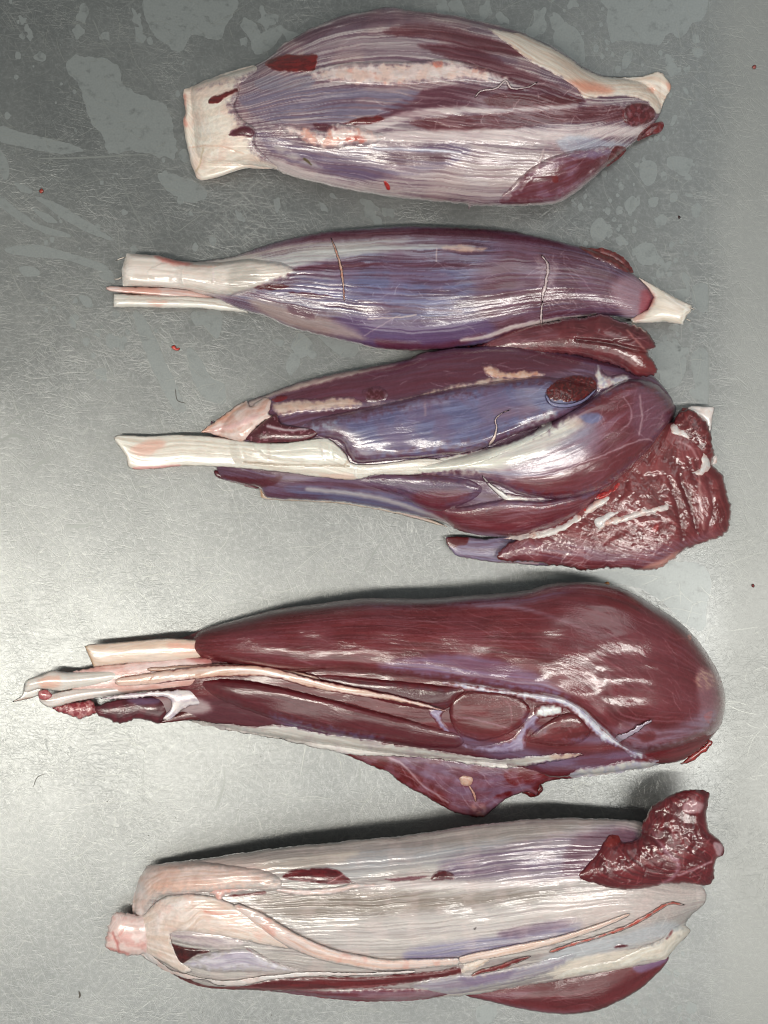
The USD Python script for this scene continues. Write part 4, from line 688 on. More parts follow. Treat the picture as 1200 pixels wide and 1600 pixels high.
# ---- 4: big smooth dark red cut
d = Thing('raw_shank', 'largest smooth wine-red shank with a rounded right end, fourth from the top', 'meat cut', GROUP, (660, 1090))
d.body('muscle', [(224, 1090), (260, 1040), (300, 1000), (320, 984), (400, 961), (440, 952), (503, 944), (567, 936), (662, 936), (725, 932), (812, 925), (859, 914), (913, 910), (951, 914), (983, 925), (1027, 950), (1065, 975), (1097, 1010), (1122, 1051), (1132, 1086), (1131, 1118), (1120, 1143), (1100, 1165), (1081, 1180), (1059, 1190), (1027, 1195), (1002, 1200), (957, 1206), (907, 1211), (862, 1214), (800, 1195), (700, 1185), (600, 1175), (520, 1164), (440, 1152), (340, 1134), (270, 1120), (230, 1112)],
    (101, 30, 36), [
    F((74, 18, 24), .5, 160, 9, .52, .2, -.5), F((118, 50, 55), .45, 140, 7, .55), Mo((85, 25, 31), .4, 60, .5),
    B([(240, 1095), (420, 1090), (520, 1110), (700, 1150), (860, 1180), (900, 1200), (700, 1190), (500, 1160), (300, 1126)], (81, 39, 50), .7, 16), B([(420, 1110), (500, 1125), (600, 1150), (560, 1156), (460, 1140)], (106, 100, 138), .7, 12, (90, 6, .4)), B([(220, 1095), (300, 1090), (330, 1110), (260, 1118)], (196, 186, 186), .7, 12),
    B([(700, 1140), (800, 1165), (900, 1180), (1000, 1170), (980, 1196), (860, 1205), (760, 1180)], (112, 96, 128), .75, 20, (60, 8, .4)), L([(820, 1120), (840, 1140), (900, 1155), (960, 1155)], 12, (116, 104, 138), .7, 14)],
    m='meat', kt=.46, c=.42)
up = d.on('muscle', [(268, 1004), (292, 994), (320, 982), (400, 960), (440, 951), (503, 943), (567, 935), (662, 935), (725, 931), (812, 924), (859, 913), (913, 909), (951, 913), (983, 924), (1027, 949), (1065, 974), (1097, 1009), (1122, 1050), (1133, 1086), (1131, 1118), (1118, 1143), (1080, 1160), (1040, 1172), (1000, 1178), (970, 1165), (940, 1140), (910, 1112), (880, 1095), (840, 1088), (800, 1082), (740, 1072), (680, 1064), (600, 1056), (520, 1050), (460, 1050), (400, 1042), (350, 1035), (310, 1025), (290, 1014)], (99, 27, 33), [
    F((72, 15, 21), .5, 170, 10, .52, .2, -.6, 2), F((118, 49, 53), .4, 150, 6, .57), F((150, 110, 124), .3, 180, 2.6, .62, .1), Mo((114, 55, 65), .45, 80, .55, .25),
    B([(500, 944), (662, 936), (812, 926), (913, 911), (880, 928), (800, 946), (700, 948), (560, 948)], (120, 98, 122), .75, 12, (160, 4, .5)), L([(700, 945), (800, 948), (850, 960), (920, 985), (960, 1000)], [3, 6, 5, 2], (150, 130, 150), .7, 7, (80, 3, .4)),
    B([(590, 1040), (640, 1028), (720, 1024), (790, 1036), (850, 1060), (900, 1100), (860, 1092), (780, 1078), (700, 1064), (620, 1052)], (124, 102, 136), .85, 16, (150, 5, .35)), L([(470, 1050), (560, 1052), (680, 1064), (760, 1076), (820, 1088)], [2, 5, 5, 4], (148, 136, 160), .7, 5, (80, 3, .3), .5), L([(460, 1030), (520, 1045), (590, 1052)], 2, (160, 126, 140), .5, 3),
    B([(840, 960), (940, 960), (1040, 1000), (1100, 1080), (1080, 1120), (1000, 1080), (900, 1040)], (105, 47, 55), .6, 60), L([(900, 1010), (960, 1040), (1020, 1080)], 2, (160, 110, 116), .4, 3), L([(940, 1050), (958, 1110), (966, 1130)], 10, (81, 18, 24), .5, 16, None, -2),
    B([(1090, 1050), (1110, 1050), (1124, 1080), (1122, 1120), (1100, 1145), (1092, 1100)], (140, 100, 110), .75, 14), B([(1086, 1064), (1096, 1046), (1112, 1050), (1124, 1068), (1112, 1072), (1098, 1080)], (206, 169, 148), .6, 10, (12, 4, .8)), B([(1100, 1118), (1112, 1112), (1108, 1128)], (190, 66, 54), .8, 5),
    B([(940, 1150), (990, 1130), (1040, 1140), (1110, 1110), (1120, 1140), (1080, 1166), (1000, 1180)], (140, 124, 146), .7, 20, (60, 5, .4)), B([(1074, 993), (1078, 990), (1082, 998), (1077, 1000)], (200, 80, 40), .9, 2), B([(995, 1150), (1016, 1142), (1026, 1150), (1010, 1160)], (93, 27, 31), .8, 8),
    H(60, (440, 940, 1080, 1060), 44, (168, 122, 130), .4, (0, 40)), H(70, (880, 950, 1110, 1140), 26, (176, 134, 142), .45, (20, 70)), H(30, (560, 950, 900, 1020), 60, (150, 100, 108), .35, (10, 30))],
    kt=.40, cap=42, sink=2, lift=.5, m='meat', ang=4, label='large smooth wine-red muscle')
d.on('muscle', [(320, 1064), (380, 1062), (440, 1074), (500, 1088), (560, 1104), (620, 1120), (670, 1134), (720, 1150), (715, 1168), (660, 1170), (600, 1160), (520, 1148), (440, 1128), (360, 1100), (325, 1080)], (87, 25, 34), [F((68, 15, 24), .5, 120, 6, .5), F((107, 42, 48), .4, 120, 5, .57), L([(440, 1084), (560, 1110), (640, 1128)], 3, (150, 110, 120), .4, 4, (50, 2, .5)), H(26, (360, 1070, 700, 1160), 34, (160, 116, 126), .4, (5, 35))], m='meat', kt=.4, cap=14, sink=1.5, lift=1, ang=14)
d.on('muscle', [(450, 1056), (520, 1055), (600, 1062), (680, 1070), (725, 1076), (715, 1090), (700, 1106), (660, 1108), (600, 1096), (540, 1080), (480, 1068)], (78, 22, 31), [F((120, 96, 112), .5, 100, 4, .56), F((58, 12, 21), .5, 100, 5, .5)], m='meat', kt=.4, cap=9, sink=1.5, lift=1, ang=8)
ov = d.on('muscle', [(702, 1112), (708, 1092), (728, 1080), (760, 1080), (800, 1086), (822, 1098), (828, 1112), (812, 1136), (780, 1152), (750, 1158), (720, 1148), (706, 1132)], (101, 29, 33), [F((81, 20, 24), .5, 70, 8, .5), L([(706, 1118), (760, 1128), (805, 1142)], 2, (160, 130, 148), .7, 4), L([(770, 1080), (796, 1102), (800, 1130)], 1.6, (170, 140, 150), .6, 3), L([(782, 1080), (808, 1104)], 1.2, (170, 140, 150), .6, 2)], m='meat', kt=.45, cap=6, sink=1.2, lift=.3, edge=18, label='oval red muscle bulging through lilac membrane')
d.on('muscle', [(822, 1158), (836, 1142), (862, 1124), (886, 1114), (904, 1116), (918, 1132), (922, 1146), (908, 1160), (878, 1166), (845, 1163)], (105, 34, 38), [F((81, 20, 24), .6, 50, 6, .5), Mo((150, 100, 110), .4, 8, .64)], m='meat', kt=.45, cap=8, sink=1.2, lift=.5, edge=14, ang=-15)
for p in [[(696, 1110), (690, 1122), (700, 1136), (704, 1152), (716, 1160), (706, 1164), (694, 1146), (670, 1112), (685, 1106)], [(716, 1160), (750, 1166), (786, 1158), (812, 1142), (832, 1112), (850, 1112), (836, 1132), (822, 1150), (820, 1170), (780, 1178), (730, 1172)]]:
    d.on('membrane', p, (138, 120, 150), [F((176, 166, 190), .5, 40, 4, .5), H(16, (690, 1090, 850, 1175), 24, (196, 184, 200), .6, (-80, 80))], m='skin', kt=.2, cap=2, lift=2.5, wob=1.6)
d.on('sinew_strip', strip([(690, 1066), (760, 1080), (800, 1083), (850, 1091), (890, 1099), (920, 1124), (945, 1150), (975, 1164), (1000, 1180), (1030, 1190)], [7, 12, 12, 14, 16, 20, 24, 20, 16, 6]), (202, 200, 214), [Mo((140, 128, 164), .7, 14, .52), F((230, 226, 230), .7, 40, 3, .52)], lift=3, kt=.5, cap=4, wob=2.4, m='fat', edge=7, smooth=False)
d.cord('sinew_strip', [(962, 1156), (985, 1146), (1005, 1132), (1018, 1126)], [10, 9, 6, 3], (160, 146, 162), lift=3, kt=.3, wob=1.6, m='skin', base=up)
d.on('fat_patch', [(834, 1112), (838, 1104), (856, 1100), (876, 1102), (880, 1110), (872, 1118), (850, 1122), (838, 1120)], (228, 228, 228), [L([(846, 1102), (850, 1120)], 2.5, (180, 176, 190), .6, 3, None, -1.2), L([(860, 1102), (866, 1118)], 2.5, (190, 186, 196), .5, 3, None, -1)], m='fat', kt=.55, cap=8, lift=5, wob=1.2, label='white nugget of fat')
d.on('fat_strip', [(290, 1124), (340, 1130), (400, 1134), (440, 1132), (500, 1144), (560, 1152), (620, 1162), (660, 1168), (720, 1178), (780, 1186), (840, 1180), (900, 1176), (916, 1180), (880, 1188), (830, 1196), (780, 1200), (720, 1192), (660, 1184), (620, 1182), (560, 1180), (500, 1170), (440, 1156), (340, 1138)], (206, 196, 191), [F((176, 164, 156), .6, 110, 5, .5), F((228, 220, 215), .5, 90, 4, .57), Mo((150, 130, 140), .4, 30, .6), B([(860, 1180), (920, 1176), (930, 1186), (880, 1190)], (204, 160, 138), .6, 8)], m='tendon', kt=.45, cap=8, sink=.8, lift=.8, ang=8, wob=1.4)
d.on('fat_strip', [(890, 1214), (905, 1200), (940, 1196), (980, 1188), (1010, 1190), (1030, 1194), (1000, 1202), (957, 1208), (915, 1213)], (206, 198, 194), [Mo((150, 146, 176), .5, 16, .5)], m='fat', kt=.4, cap=6, lift=1.5, wob=1.8)
tz = lambda P: 10 + 26 * ss(1260, 1165, P[:, 1])
fm = d.free('meat_flap', [(500, 1158), (560, 1170), (640, 1176), (700, 1184), (780, 1194), (850, 1196), (900, 1200), (907, 1213), (862, 1219), (843, 1229), (839, 1243), (824, 1238), (796, 1246), (772, 1264), (753, 1277), (725, 1273), (693, 1261), (662, 1242), (630, 1226), (605, 1207), (560, 1188), (516, 1169)], (99, 32, 36), [
    F((76, 20, 24), .5, 60, 7, .5), B([(600, 1176), (680, 1180), (800, 1194), (840, 1200), (830, 1230), (790, 1246), (756, 1272), (716, 1262), (680, 1228), (640, 1204)], (118, 92, 118), .8, 14, (40, 8, .45)), L([(602, 1180), (630, 1196), (660, 1226), (700, 1254)], [4, 3, 2.5, 2], (196, 176, 186), .7, 4), B([(790, 1206), (820, 1198), (850, 1200), (846, 1218), (800, 1226)], (101, 24, 28), .9, 6), B([(736, 1258), (756, 1258), (762, 1274), (750, 1278)], (206, 150, 134), .5, 12, (8, 4, .7)), B([(770, 1246), (800, 1236), (790, 1248)], (93, 12, 17), .8, 4), H(60, (620, 1180, 820, 1262), 36, (190, 172, 184), .5, (0, 60)), Mo((150, 130, 156), .35, 20, .55)],
    tz, kt=.32, cap=14, m='meat', wob=1.2, label='thin triangular flap hanging from its lower edge')
d.on('fat_patch', [(718, 1216), (726, 1212), (738, 1216), (736, 1226), (722, 1226)], (206, 169, 154), [Mo((190, 130, 110), .6, 6, .5)], base=fm, m='fat', kt=.5, lift=1.2, wob=1)
d.cord('sinew_thread', [(732, 1226), (740, 1240), (744, 1254)], [4, 5, 3], (204, 150, 134), base=fm)
d.free('muscle_end', [(815, 1236), (828, 1228), (846, 1226), (848, 1236), (838, 1246), (826, 1244)], (93, 15, 19), [], 8, m='meat', wob=1.6)
d.free('muscle_end', [(1056, 1196), (1070, 1188), (1100, 1164), (1112, 1158), (1106, 1170), (1092, 1182), (1078, 1190)], (150, 40, 36), [Mo((87, 17, 19), .6, 6, .5)], 26, m='meat', wob=1.8)
# left end: bone-like pale stub, tendons and dark scraps
d.free('tendon', [(132, 1010), (138, 1007), (200, 1002), (262, 997), (310, 1000), (340, 1010), (330, 1026), (280, 1032), (200, 1036), (146, 1042)], (222, 199, 187), [F((206, 173, 150), .5, 90, 5, .5, .2, -.4), L([(134, 1010), (146, 1040)], 4, (180, 138, 100), .6, 4), B([(262, 1006), (300, 1006), (320, 1016), (280, 1020)], (224, 160, 142), .7, 12)], lambda P: 30 + 18 * ss(140, 320, P[:, 0]), kt=.55, kb=.6, cap=18, smooth=False, m='tendon', wob=.3, label='flat pale tendon stub sticking out left')
d.free('membrane', [(110, 1052), (146, 1042), (190, 1036), (240, 1030), (320, 1028), (400, 1040), (460, 1050), (420, 1066), (340, 1068), (240, 1078), (160, 1086), (110, 1076)], (214, 175, 166), [F((190, 120, 110), .5, 80, 6, .5, .2, -.5), F((232, 207, 207), .5, 70, 5, .57), B([(196, 1040), (240, 1034), (300, 1034), (260, 1048), (210, 1052)], (226, 201, 201), .7, 12), B([(290, 1026), (360, 1030), (400, 1042), (330, 1040)], (176, 86, 84), .7, 10)], lambda P: 26 + 40 * ss(150, 420, P[:, 0]), kt=.35, cap=8, m='fat', wob=1.2)
d.free('tendon', [(40, 1066), (48, 1060), (66, 1054), (80, 1048), (110, 1050), (150, 1048), (190, 1046), (194, 1056), (180, 1066), (120, 1076), (92, 1080), (64, 1076), (40, 1082)], (214, 204, 199), [F((190, 180, 170), .5, 60, 4, .5), B([(60, 1062), (92, 1056), (92, 1072), (66, 1074)], (216, 164, 146), .7, 8)], 26, m='tendon', kt=.7, wob=.6)
d.free('tendon', [(62, 1092), (80, 1084), (120, 1076), (190, 1070), (260, 1066), (270, 1074), (200, 1084), (130, 1094), (85, 1105), (70, 1102)], (218, 206, 203), [F((190, 170, 160), .5, 60, 4, .5), B([(180, 1070), (240, 1066), (250, 1076), (200, 1082)], (214, 160, 144), .7, 10)], 26, m='tendon', kt=.7, wob=.6)
d.free('membrane_tip', [(20, 1096), (34, 1086), (40, 1066), (60, 1062), (66, 1082), (50, 1090), (30, 1095)], (204, 196, 190), [L([(22, 1096), (50, 1090)], 3, (150, 110, 96), .8, 3)], 16, m='tendon', kt=.3, cap=4)
d.free('muscle_end', [(60, 1080), (74, 1078), (82, 1088), (74, 1094), (62, 1092)], (176, 110, 110), [Mo((150, 50, 60), .7, 6, .5)], 30, m='meat')
d.free('muscle_end', [(80, 1106), (95, 1102), (110, 1098), (140, 1094), (150, 1102), (152, 1114), (138, 1118), (124, 1123), (104, 1116)], (170, 104, 104), [Mo((116, 22, 34), .8, 8, .5, .25, -1), Mo((216, 187, 187), .6, 9, .62)], 12, m='meat', wob=2, label='ragged pinkish scrap at the left tip')
d.free('muscle', [(150, 1104), (170, 1096), (200, 1090), (250, 1090), (270, 1100), (262, 1118), (248, 1130), (224, 1124), (205, 1126), (188, 1130), (168, 1124), (152, 1116)], (93, 30, 41), [Mo((64, 13, 24), .7, 14, .5), B([(200, 1092), (250, 1090), (240, 1100), (210, 1100)], (110, 96, 130), .7, 8)], 20, m='meat', kt=.6, kb=.8, wob=1.8)
d.free('muscle', [(262, 1122), (300, 1104), (340, 1098), (385, 1100), (405, 1114), (408, 1124), (340, 1126), (290, 1126), (250, 1130)], (91, 29, 33), [F((68, 15, 21), .6, 60, 6, .5)], 34, m='meat', kt=.5, kb=.9)
d.free('membrane', [(150, 1092), (220, 1082), (300, 1078), (360, 1086), (400, 1104), (380, 1100), (330, 1098), (290, 1106), (266, 1124), (254, 1122), (268, 1102), (250, 1088), (190, 1092)], (206, 190, 190), [Mo((150, 130, 150), .6, 20, .5), F((232, 222, 218), .5, 40, 5, .57)], 48, m='fat', kt=.3, kb=.3, cap=6, wob=1.6)
d.on('tendon', strip([(180, 1066), (240, 1060), (300, 1052), (350, 1048), (420, 1050), (480, 1066), (540, 1078), (620, 1092), (700, 1112)], [12, 18, 20, 18, 15, 14, 12, 8, 4]), (216, 185, 175), [F((190, 140, 116), .6, 120, 4, .5, .2, -.5), F((234, 213, 209), .5, 100, 3, .58)], m='tendon', kt=.5, cap=8, lift=12, smooth=False, base=lambda P: np.maximum(d.T(P), 26 + 44 * ss(150, 420, P[:, 0])), label='long pink cord along the groove')
d.on('tendon', strip([(230, 1046), (300, 1044), (350, 1042), (420, 1046), (470, 1054), (500, 1062)], [6, 10, 11, 12, 9, 6]), (200, 167, 154), [F((170, 120, 100), .6, 100, 3, .5)], m='tendon', kt=.7, cap=10, lift=5, smooth=False, base=lambda P: np.maximum(d.T(P), 26 + 44 * ss(150, 420, P[:, 0])))
d.on('fat_patch', [(478, 1052), (484, 1052), (490, 1060), (510, 1062), (540, 1062), (546, 1070), (520, 1074), (495, 1070), (484, 1064)], (206, 190, 189), [], m='fat', kt=.4, lift=7, wob=1)

# ---- 5: nearest cut, pale sinew slab with ragged red end
e = Thing('raw_shank', 'pale sinew-covered shank nearest the bottom, ragged dark red lump at its upper right', 'meat cut', GROUP, (650, 1430))
e.body('muscle', [(222, 1366), (228, 1356), (239, 1351), (321, 1341), (423, 1326), (540, 1314), (647, 1303), (727, 1291), (807, 1282), (877, 1278), (962, 1280), (1010, 1288), (1060, 1330), (1090, 1375), (1104, 1396), (1100, 1413), (1083, 1427), (1072, 1444), (1078, 1456), (1055, 1481), (1044, 1495), (1036, 1502), (980, 1512), (900, 1528), (820, 1540), (740, 1554), (660, 1560), (593, 1563), (526, 1560), (423, 1548), (321, 1541), (287, 1529), (266, 1518), (235, 1500), (220, 1480), (212, 1440), (212, 1400)],
    (166, 160, 157), [
    F((140, 128, 128), .65, 420, 7, .5, .18, -1.6), F((214, 207, 201), .55, 460, 4.5, .54, .12, 1.0), F((140, 130, 134), .5, 380, 2.2, .6, .1, -.4, 6), Mo((150, 138, 134), .2, 120, .55),
    B([(240, 1354), (420, 1328), (647, 1305), (877, 1280), (960, 1284), (860, 1310), (700, 1330), (480, 1345), (280, 1366)], (138, 128, 124), .85, 18, (420, 3, .5)), B([(230, 1360), (330, 1346), (420, 1350), (400, 1376), (300, 1388), (230, 1386)], (210, 181, 173), .7, 18, (300, 4, .4)),
    B([(700, 1340), (820, 1316), (960, 1290), (1000, 1310), (960, 1350), (880, 1374), (780, 1376), (700, 1370)], (104, 84, 108), .85, 22, (380, 4, .5)), B([(900, 1310), (980, 1294), (990, 1320), (940, 1356), (880, 1368)], (87, 44, 62), .75, 16), B([(560, 1330), (700, 1320), (800, 1310), (700, 1350), (560, 1360)], (146, 148, 156), .7, 16, (400, 3, .5)),
    B([(470, 1360), (560, 1345), (620, 1340), (600, 1362), (540, 1376)], (170, 168, 172), .7, 14, (300, 3, .5)), B([(600, 1374), (640, 1370), (670, 1368), (640, 1376)], (85, 29, 41), .8, 3), L([(700, 1368), (760, 1362), (830, 1356)], 4, (92, 60, 88), .6, 4, (60, 2, .4)), L([(560, 1384), (680, 1384), (800, 1382), (900, 1374)], 12, (216, 204, 204), .8, 8, (300, 3, .3), 1),
    B([(400, 1400), (540, 1392), (700, 1396), (860, 1394), (820, 1410), (660, 1424), (520, 1436), (440, 1430)], (120, 106, 96), .85, 22, (500, 5, .4), -1.5), B([(500, 1440), (640, 1430), (800, 1412), (940, 1400), (900, 1440), (780, 1466), (640, 1480), (540, 1478)], (186, 178, 176), .8, 20, (420, 3, .5)), B([(640, 1484), (720, 1470), (820, 1456), (900, 1436), (900, 1456), (820, 1480), (720, 1496), (640, 1500)], (118, 112, 144), .85, 14, (360, 3, .45)), B([(780, 1456), (860, 1440), (900, 1434), (880, 1450), (800, 1466)], (100, 74, 98), .7, 10),
    B([(900, 1390), (1000, 1380), (1090, 1385), (1090, 1410), (1000, 1440), (900, 1450), (860, 1420)], (206, 192, 189), .75, 30, (80, 5, .25)), Mo((212, 186, 183), .2, 30, .58), B([(880, 1480), (960, 1462), (1040, 1440), (1060, 1456), (980, 1480), (900, 1500), (840, 1510)], (176, 178, 184), .85, 14), B([(860, 1510), (940, 1490), (1030, 1480), (1040, 1496), (960, 1510), (870, 1526)], (222, 209, 195), .85, 10, (60, 4, .2)),
    B([(400, 1350), (480, 1340), (560, 1330), (520, 1350), (440, 1362)], (176, 164, 154), .7, 10, (120, 3, .5)), H(60, (480, 1380, 1000, 1470), 30, (226, 218, 212), .45, (-30, 20)), H(40, (860, 1390, 1060, 1480), 16, (236, 226, 223), .5, (-80, 80)), B([(740, 1452), (744, 1450), (744, 1454)], (40, 26, 24), .9, 2)],
    m='skin', kt=.34, c=.62, zmin=20)
# left end: collar of connective tissue, stub
e.free('muscle_end', [(165, 1471), (170, 1450), (177, 1427), (188, 1423), (210, 1430), (228, 1428), (240, 1450), (235, 1480), (215, 1493), (184, 1488), (167, 1483)], (212, 184, 179), [Mo((228, 212, 209), .7, 26, .5), Mo((190, 116, 108), .5, 26, .62), L([(176, 1458), (182, 1472), (186, 1487)], 3, (160, 70, 66), .6, 5, None, -1.5), L([(168, 1455), (182, 1464), (196, 1450)], 2, (186, 120, 112), .5, 4, None, -.8), L([(167, 1482), (200, 1490)], 4, (176, 90, 84), .6, 5)], 30, kt=.7, kb=.8, m='tendon', wob=2.6, label='cut pink and cream stub at the left end')
e.on('tendon', [(215, 1380), (222, 1366), (240, 1352), (300, 1346), (360, 1352), (420, 1362), (440, 1378), (430, 1392), (380, 1390), (330, 1394), (280, 1398), (250, 1402), (235, 1418), (225, 1438), (212, 1436), (207, 1410)], (208, 183, 177), [F((224, 205, 201), .5, 90, 5, .5), F((180, 146, 128), .5, 100, 4, .57), L([(216, 1386), (224, 1404), (220, 1430)], 16, (206, 196, 196), .7, 12), B([(240, 1380), (330, 1376), (400, 1384), (330, 1394), (260, 1398)], (220, 177, 160), .6, 12), Mo((196, 150, 134), .4, 30, .58)], m='fat', kt=.35, cap=10, sink=1, lift=1, wob=1.2)
e.on('fat_patch', [(330, 1388), (345, 1384), (370, 1386), (396, 1384), (394, 1390), (362, 1396), (350, 1398), (346, 1408), (338, 1408), (334, 1398), (326, 1396)], (216, 156, 144), [Mo((230, 197, 197), .6, 8, .5)], m='fat', kt=.5, cap=5, lift=9, wob=1.4)
e.on('tendon', [(212, 1440), (228, 1424), (250, 1404), (285, 1396), (330, 1400), (372, 1416), (400, 1432), (440, 1456), (470, 1476), (455, 1482), (420, 1478), (380, 1470), (330, 1462), (290, 1456), (268, 1460), (272, 1480), (284, 1502), (300, 1516), (286, 1520), (262, 1508), (240, 1496), (222, 1484), (212, 1464)], (222, 201, 193), [F((206, 177, 160), .5, 60, 7, .5, .2, -.6), F((238, 223, 219), .5, 80, 5, .57, .14, .6), L([(320, 1424), (350, 1430), (375, 1428)], 4, (206, 120, 104), .65, 5), L([(246, 1452), (254, 1424), (290, 1408)], 9, (234, 217, 215), .6, 8, None, 2), B([(260, 1450), (300, 1452), (360, 1462), (300, 1462)], (190, 170, 162), .7, 8), Mo((226, 177, 164), .4, 26, .6)], m='tendon', kt=.45, cap=15, sink=1, lift=1, wob=1)
e.on('membrane', [(262, 1454), (300, 1450), (350, 1458), (392, 1472), (380, 1480), (350, 1484), (320, 1482), (285, 1474), (268, 1468)], (180, 164, 166), [F((206, 194, 192), .6, 50, 4, .5), F((140, 122, 134), .5, 60, 4, .58)], m='skin', kt=.3, cap=5, lift=2)
e.on('exposed_muscle', [(264, 1474), (290, 1480), (330, 1486), (310, 1492), (295, 1500), (282, 1506), (274, 1494)], (76, 12, 12), [Mo((40, 4, 6), .7, 14, .5)], m='meat', kt=.5, cap=2.5, lift=3.0, sink=.2, edge=2, label='dark red hollow between the sinews')
e.on('membrane', [(284, 1506), (310, 1494), (340, 1486), (385, 1480), (420, 1498), (460, 1514), (480, 1520), (440, 1520), (390, 1518), (340, 1520), (310, 1514)], (184, 176, 188), [F((212, 206, 212), .6, 70, 4, .5), F((140, 128, 150), .5, 80, 4, .57), L([(384, 1482), (420, 1500), (466, 1518)], 2, (97, 34, 34), .6, 2)], m='skin', kt=.3, cap=6, lift=2.5)
e.on('exposed_muscle', [(440, 1372), (452, 1360), (480, 1357), (510, 1355), (530, 1360), (550, 1376), (556, 1380), (530, 1382), (490, 1380), (460, 1376)], (101, 17, 24), [F((68, 8, 15), .7, 30, 4, .5), L([(512, 1380), (530, 1370), (540, 1364)], 1.6, (206, 170, 170), .7, 2)], m='meat', kt=.2, cap=2.5, lift=2, sink=.4)
e.on('exposed_muscle', [(672, 1376), (682, 1362), (698, 1361), (708, 1366), (710, 1374), (690, 1376)], (83, 13, 22), [Mo((50, 6, 14), .6, 5, .5)], m='meat', kt=.25, cap=2.5, lift=2.4, sink=.4)
e.on('exposed_muscle', [(358, 1398), (380, 1396), (412, 1392), (414, 1398), (390, 1400), (362, 1402)], (101, 34, 34), [], m='meat', kt=.2, cap=1.5, lift=2.4)
e.on('fat_strip', strip([(430, 1390), (470, 1394), (520, 1392), (556, 1384), (600, 1384)], [6, 12, 12, 8, 4]), (220, 199, 199), [F((206, 164, 150), .5, 40, 3, .5)], m='fat', kt=.4, cap=5, lift=1.2, smooth=False)
e.cord('sinew_strip', [(365, 1415), (400, 1434), (440, 1460), (480, 1480), (520, 1494), (560, 1502), (600, 1508), (650, 1506), (720, 1502)], [12, 24, 26, 24, 21, 20, 18, 15, 13], (208, 186, 181), [F((232, 207, 201), .6, 120, 4, .5), F((196, 150, 130), .5, 120, 4, .57), Mo((206, 130, 116), .4, 24, .64)], lift=2.5, kt=.7, cap=13)
e.cord('sinew_strip', [(715, 1502), (745, 1494), (770, 1490), (830, 1478), (880, 1466), (940, 1446), (985, 1428)], [12, 14, 15, 12, 10, 9, 5], (222, 193, 183), [F((200, 158, 136), .6, 100, 3, .5), F((238, 217, 213), .5, 80, 3, .57)], lift=2.5, kt=.65, cap=10)
e.on('membrane', [(716, 1520), (724, 1506), (750, 1498), (766, 1496), (764, 1504), (748, 1514), (730, 1520)], (224, 203, 193), [F((200, 164, 136), .5, 20, 3, .5)], m='fat', kt=.35, cap=4, lift=8, smooth=False, label='torn cream tab on the pink cord')
e.cord('blood_vessel', [(736, 1526), (752, 1518), (780, 1512), (800, 1504), (830, 1494)], [6, 8, 9, 8, 3], (101, 22, 22), [Mo((150, 60, 54), .5, 10, .55)], m='meat', lift=2)
e.cord('blood_vessel', [(858, 1488), (900, 1474), (940, 1462), (980, 1448), (1010, 1432), (1045, 1412), (1072, 1414)], [4, 6, 6, 6, 6, 6, 4], (168, 66, 54), [Mo((196, 110, 96), .6, 12, .5), Mo((116, 25, 24), .5, 10, .6)], m='meat', lift=2, wob=1, label='red vessel crossing the pale right end')
e.on('exposed_muscle', [(958, 1479), (966, 1475), (980, 1476), (982, 1479), (972, 1482), (962, 1483)], (78, 17, 26), [], m='meat', kt=.2, cap=1.5, lift=2)
e.on('fat_strip', [(860, 1530), (900, 1512), (960, 1500), (1010, 1476), (1036, 1466), (1050, 1450), (1068, 1446), (1078, 1456), (1056, 1480), (1044, 1494), (1038, 1500), (1008, 1502), (980, 1512), (930, 1520)], (224, 211, 199), [F((206, 187, 171), .5, 60, 4, .5), F((238, 229, 223), .5, 50, 4, .57), L([(1042, 1466), (1050, 1454)], 4, (107, 34, 38), .8, 3)], m='fat', kt=.4, cap=7, lift=.8, ang=-18, wob=1.4)
e.on('tendon', [(212, 1470), (235, 1490), (266, 1514), (300, 1524), (330, 1530), (360, 1532), (400, 1526), (440, 1522), (480, 1518), (560, 1520), (640, 1516), (640, 1521), (560, 1525), (480, 1526), (420, 1532), (380, 1540), (340, 1540), (322, 1532), (286, 1528), (250, 1512), (218, 1490)], (226, 215, 213), [F((206, 185, 179), .5, 80, 4, .5), Mo((216, 171, 158), .4, 24, .6)], m='tendon', kt=.5, cap=6, lift=2.5, wob=.8)
e.on('muscle', [(266, 1519), (290, 1528), (322, 1540), (345, 1542), (385, 1540), (430, 1530), (500, 1526), (580, 1526), (640, 1520), (690, 1516), (716, 1510), (720, 1522), (690, 1528), (640, 1536), (600, 1542), (540, 1546), (440, 1548), (330, 1544), (290, 1533)], (97, 25, 29), [F((72, 13, 19), .6, 120, 4, .5), L([(300, 1538), (460, 1546), (560, 1542), (660, 1534)], 2, (206, 171, 170), .4, 3)], m='meat', kt=.4, cap=7, lift=2, edge=3, label='dark red strip of muscle along its lower edge')
e.on('muscle', [(300, 1543), (423, 1548), (526, 1547), (600, 1543), (680, 1546), (700, 1553), (660, 1562), (593, 1565), (526, 1562), (423, 1549), (340, 1545)], (101, 34, 45), [F((130, 106, 124), .6, 80, 4, .5), B([(560, 1556), (680, 1550), (640, 1566)], (150, 124, 132), .6, 8)], m='meat', kt=.4, cap=5, lift=1)
e.on('membrane', [(640, 1540), (700, 1524), (740, 1522), (800, 1512), (860, 1498), (900, 1490), (880, 1512), (820, 1532), (760, 1544), (720, 1552), (680, 1552)], (150, 142, 156), [F((190, 182, 186), .6, 90, 4, .5), F((110, 90, 112), .5, 90, 5, .57), B([(720, 1526), (790, 1514), (800, 1524), (740, 1540)], (112, 94, 124), .6, 10)], m='skin', kt=.3, cap=6, lift=1, ang=-14)
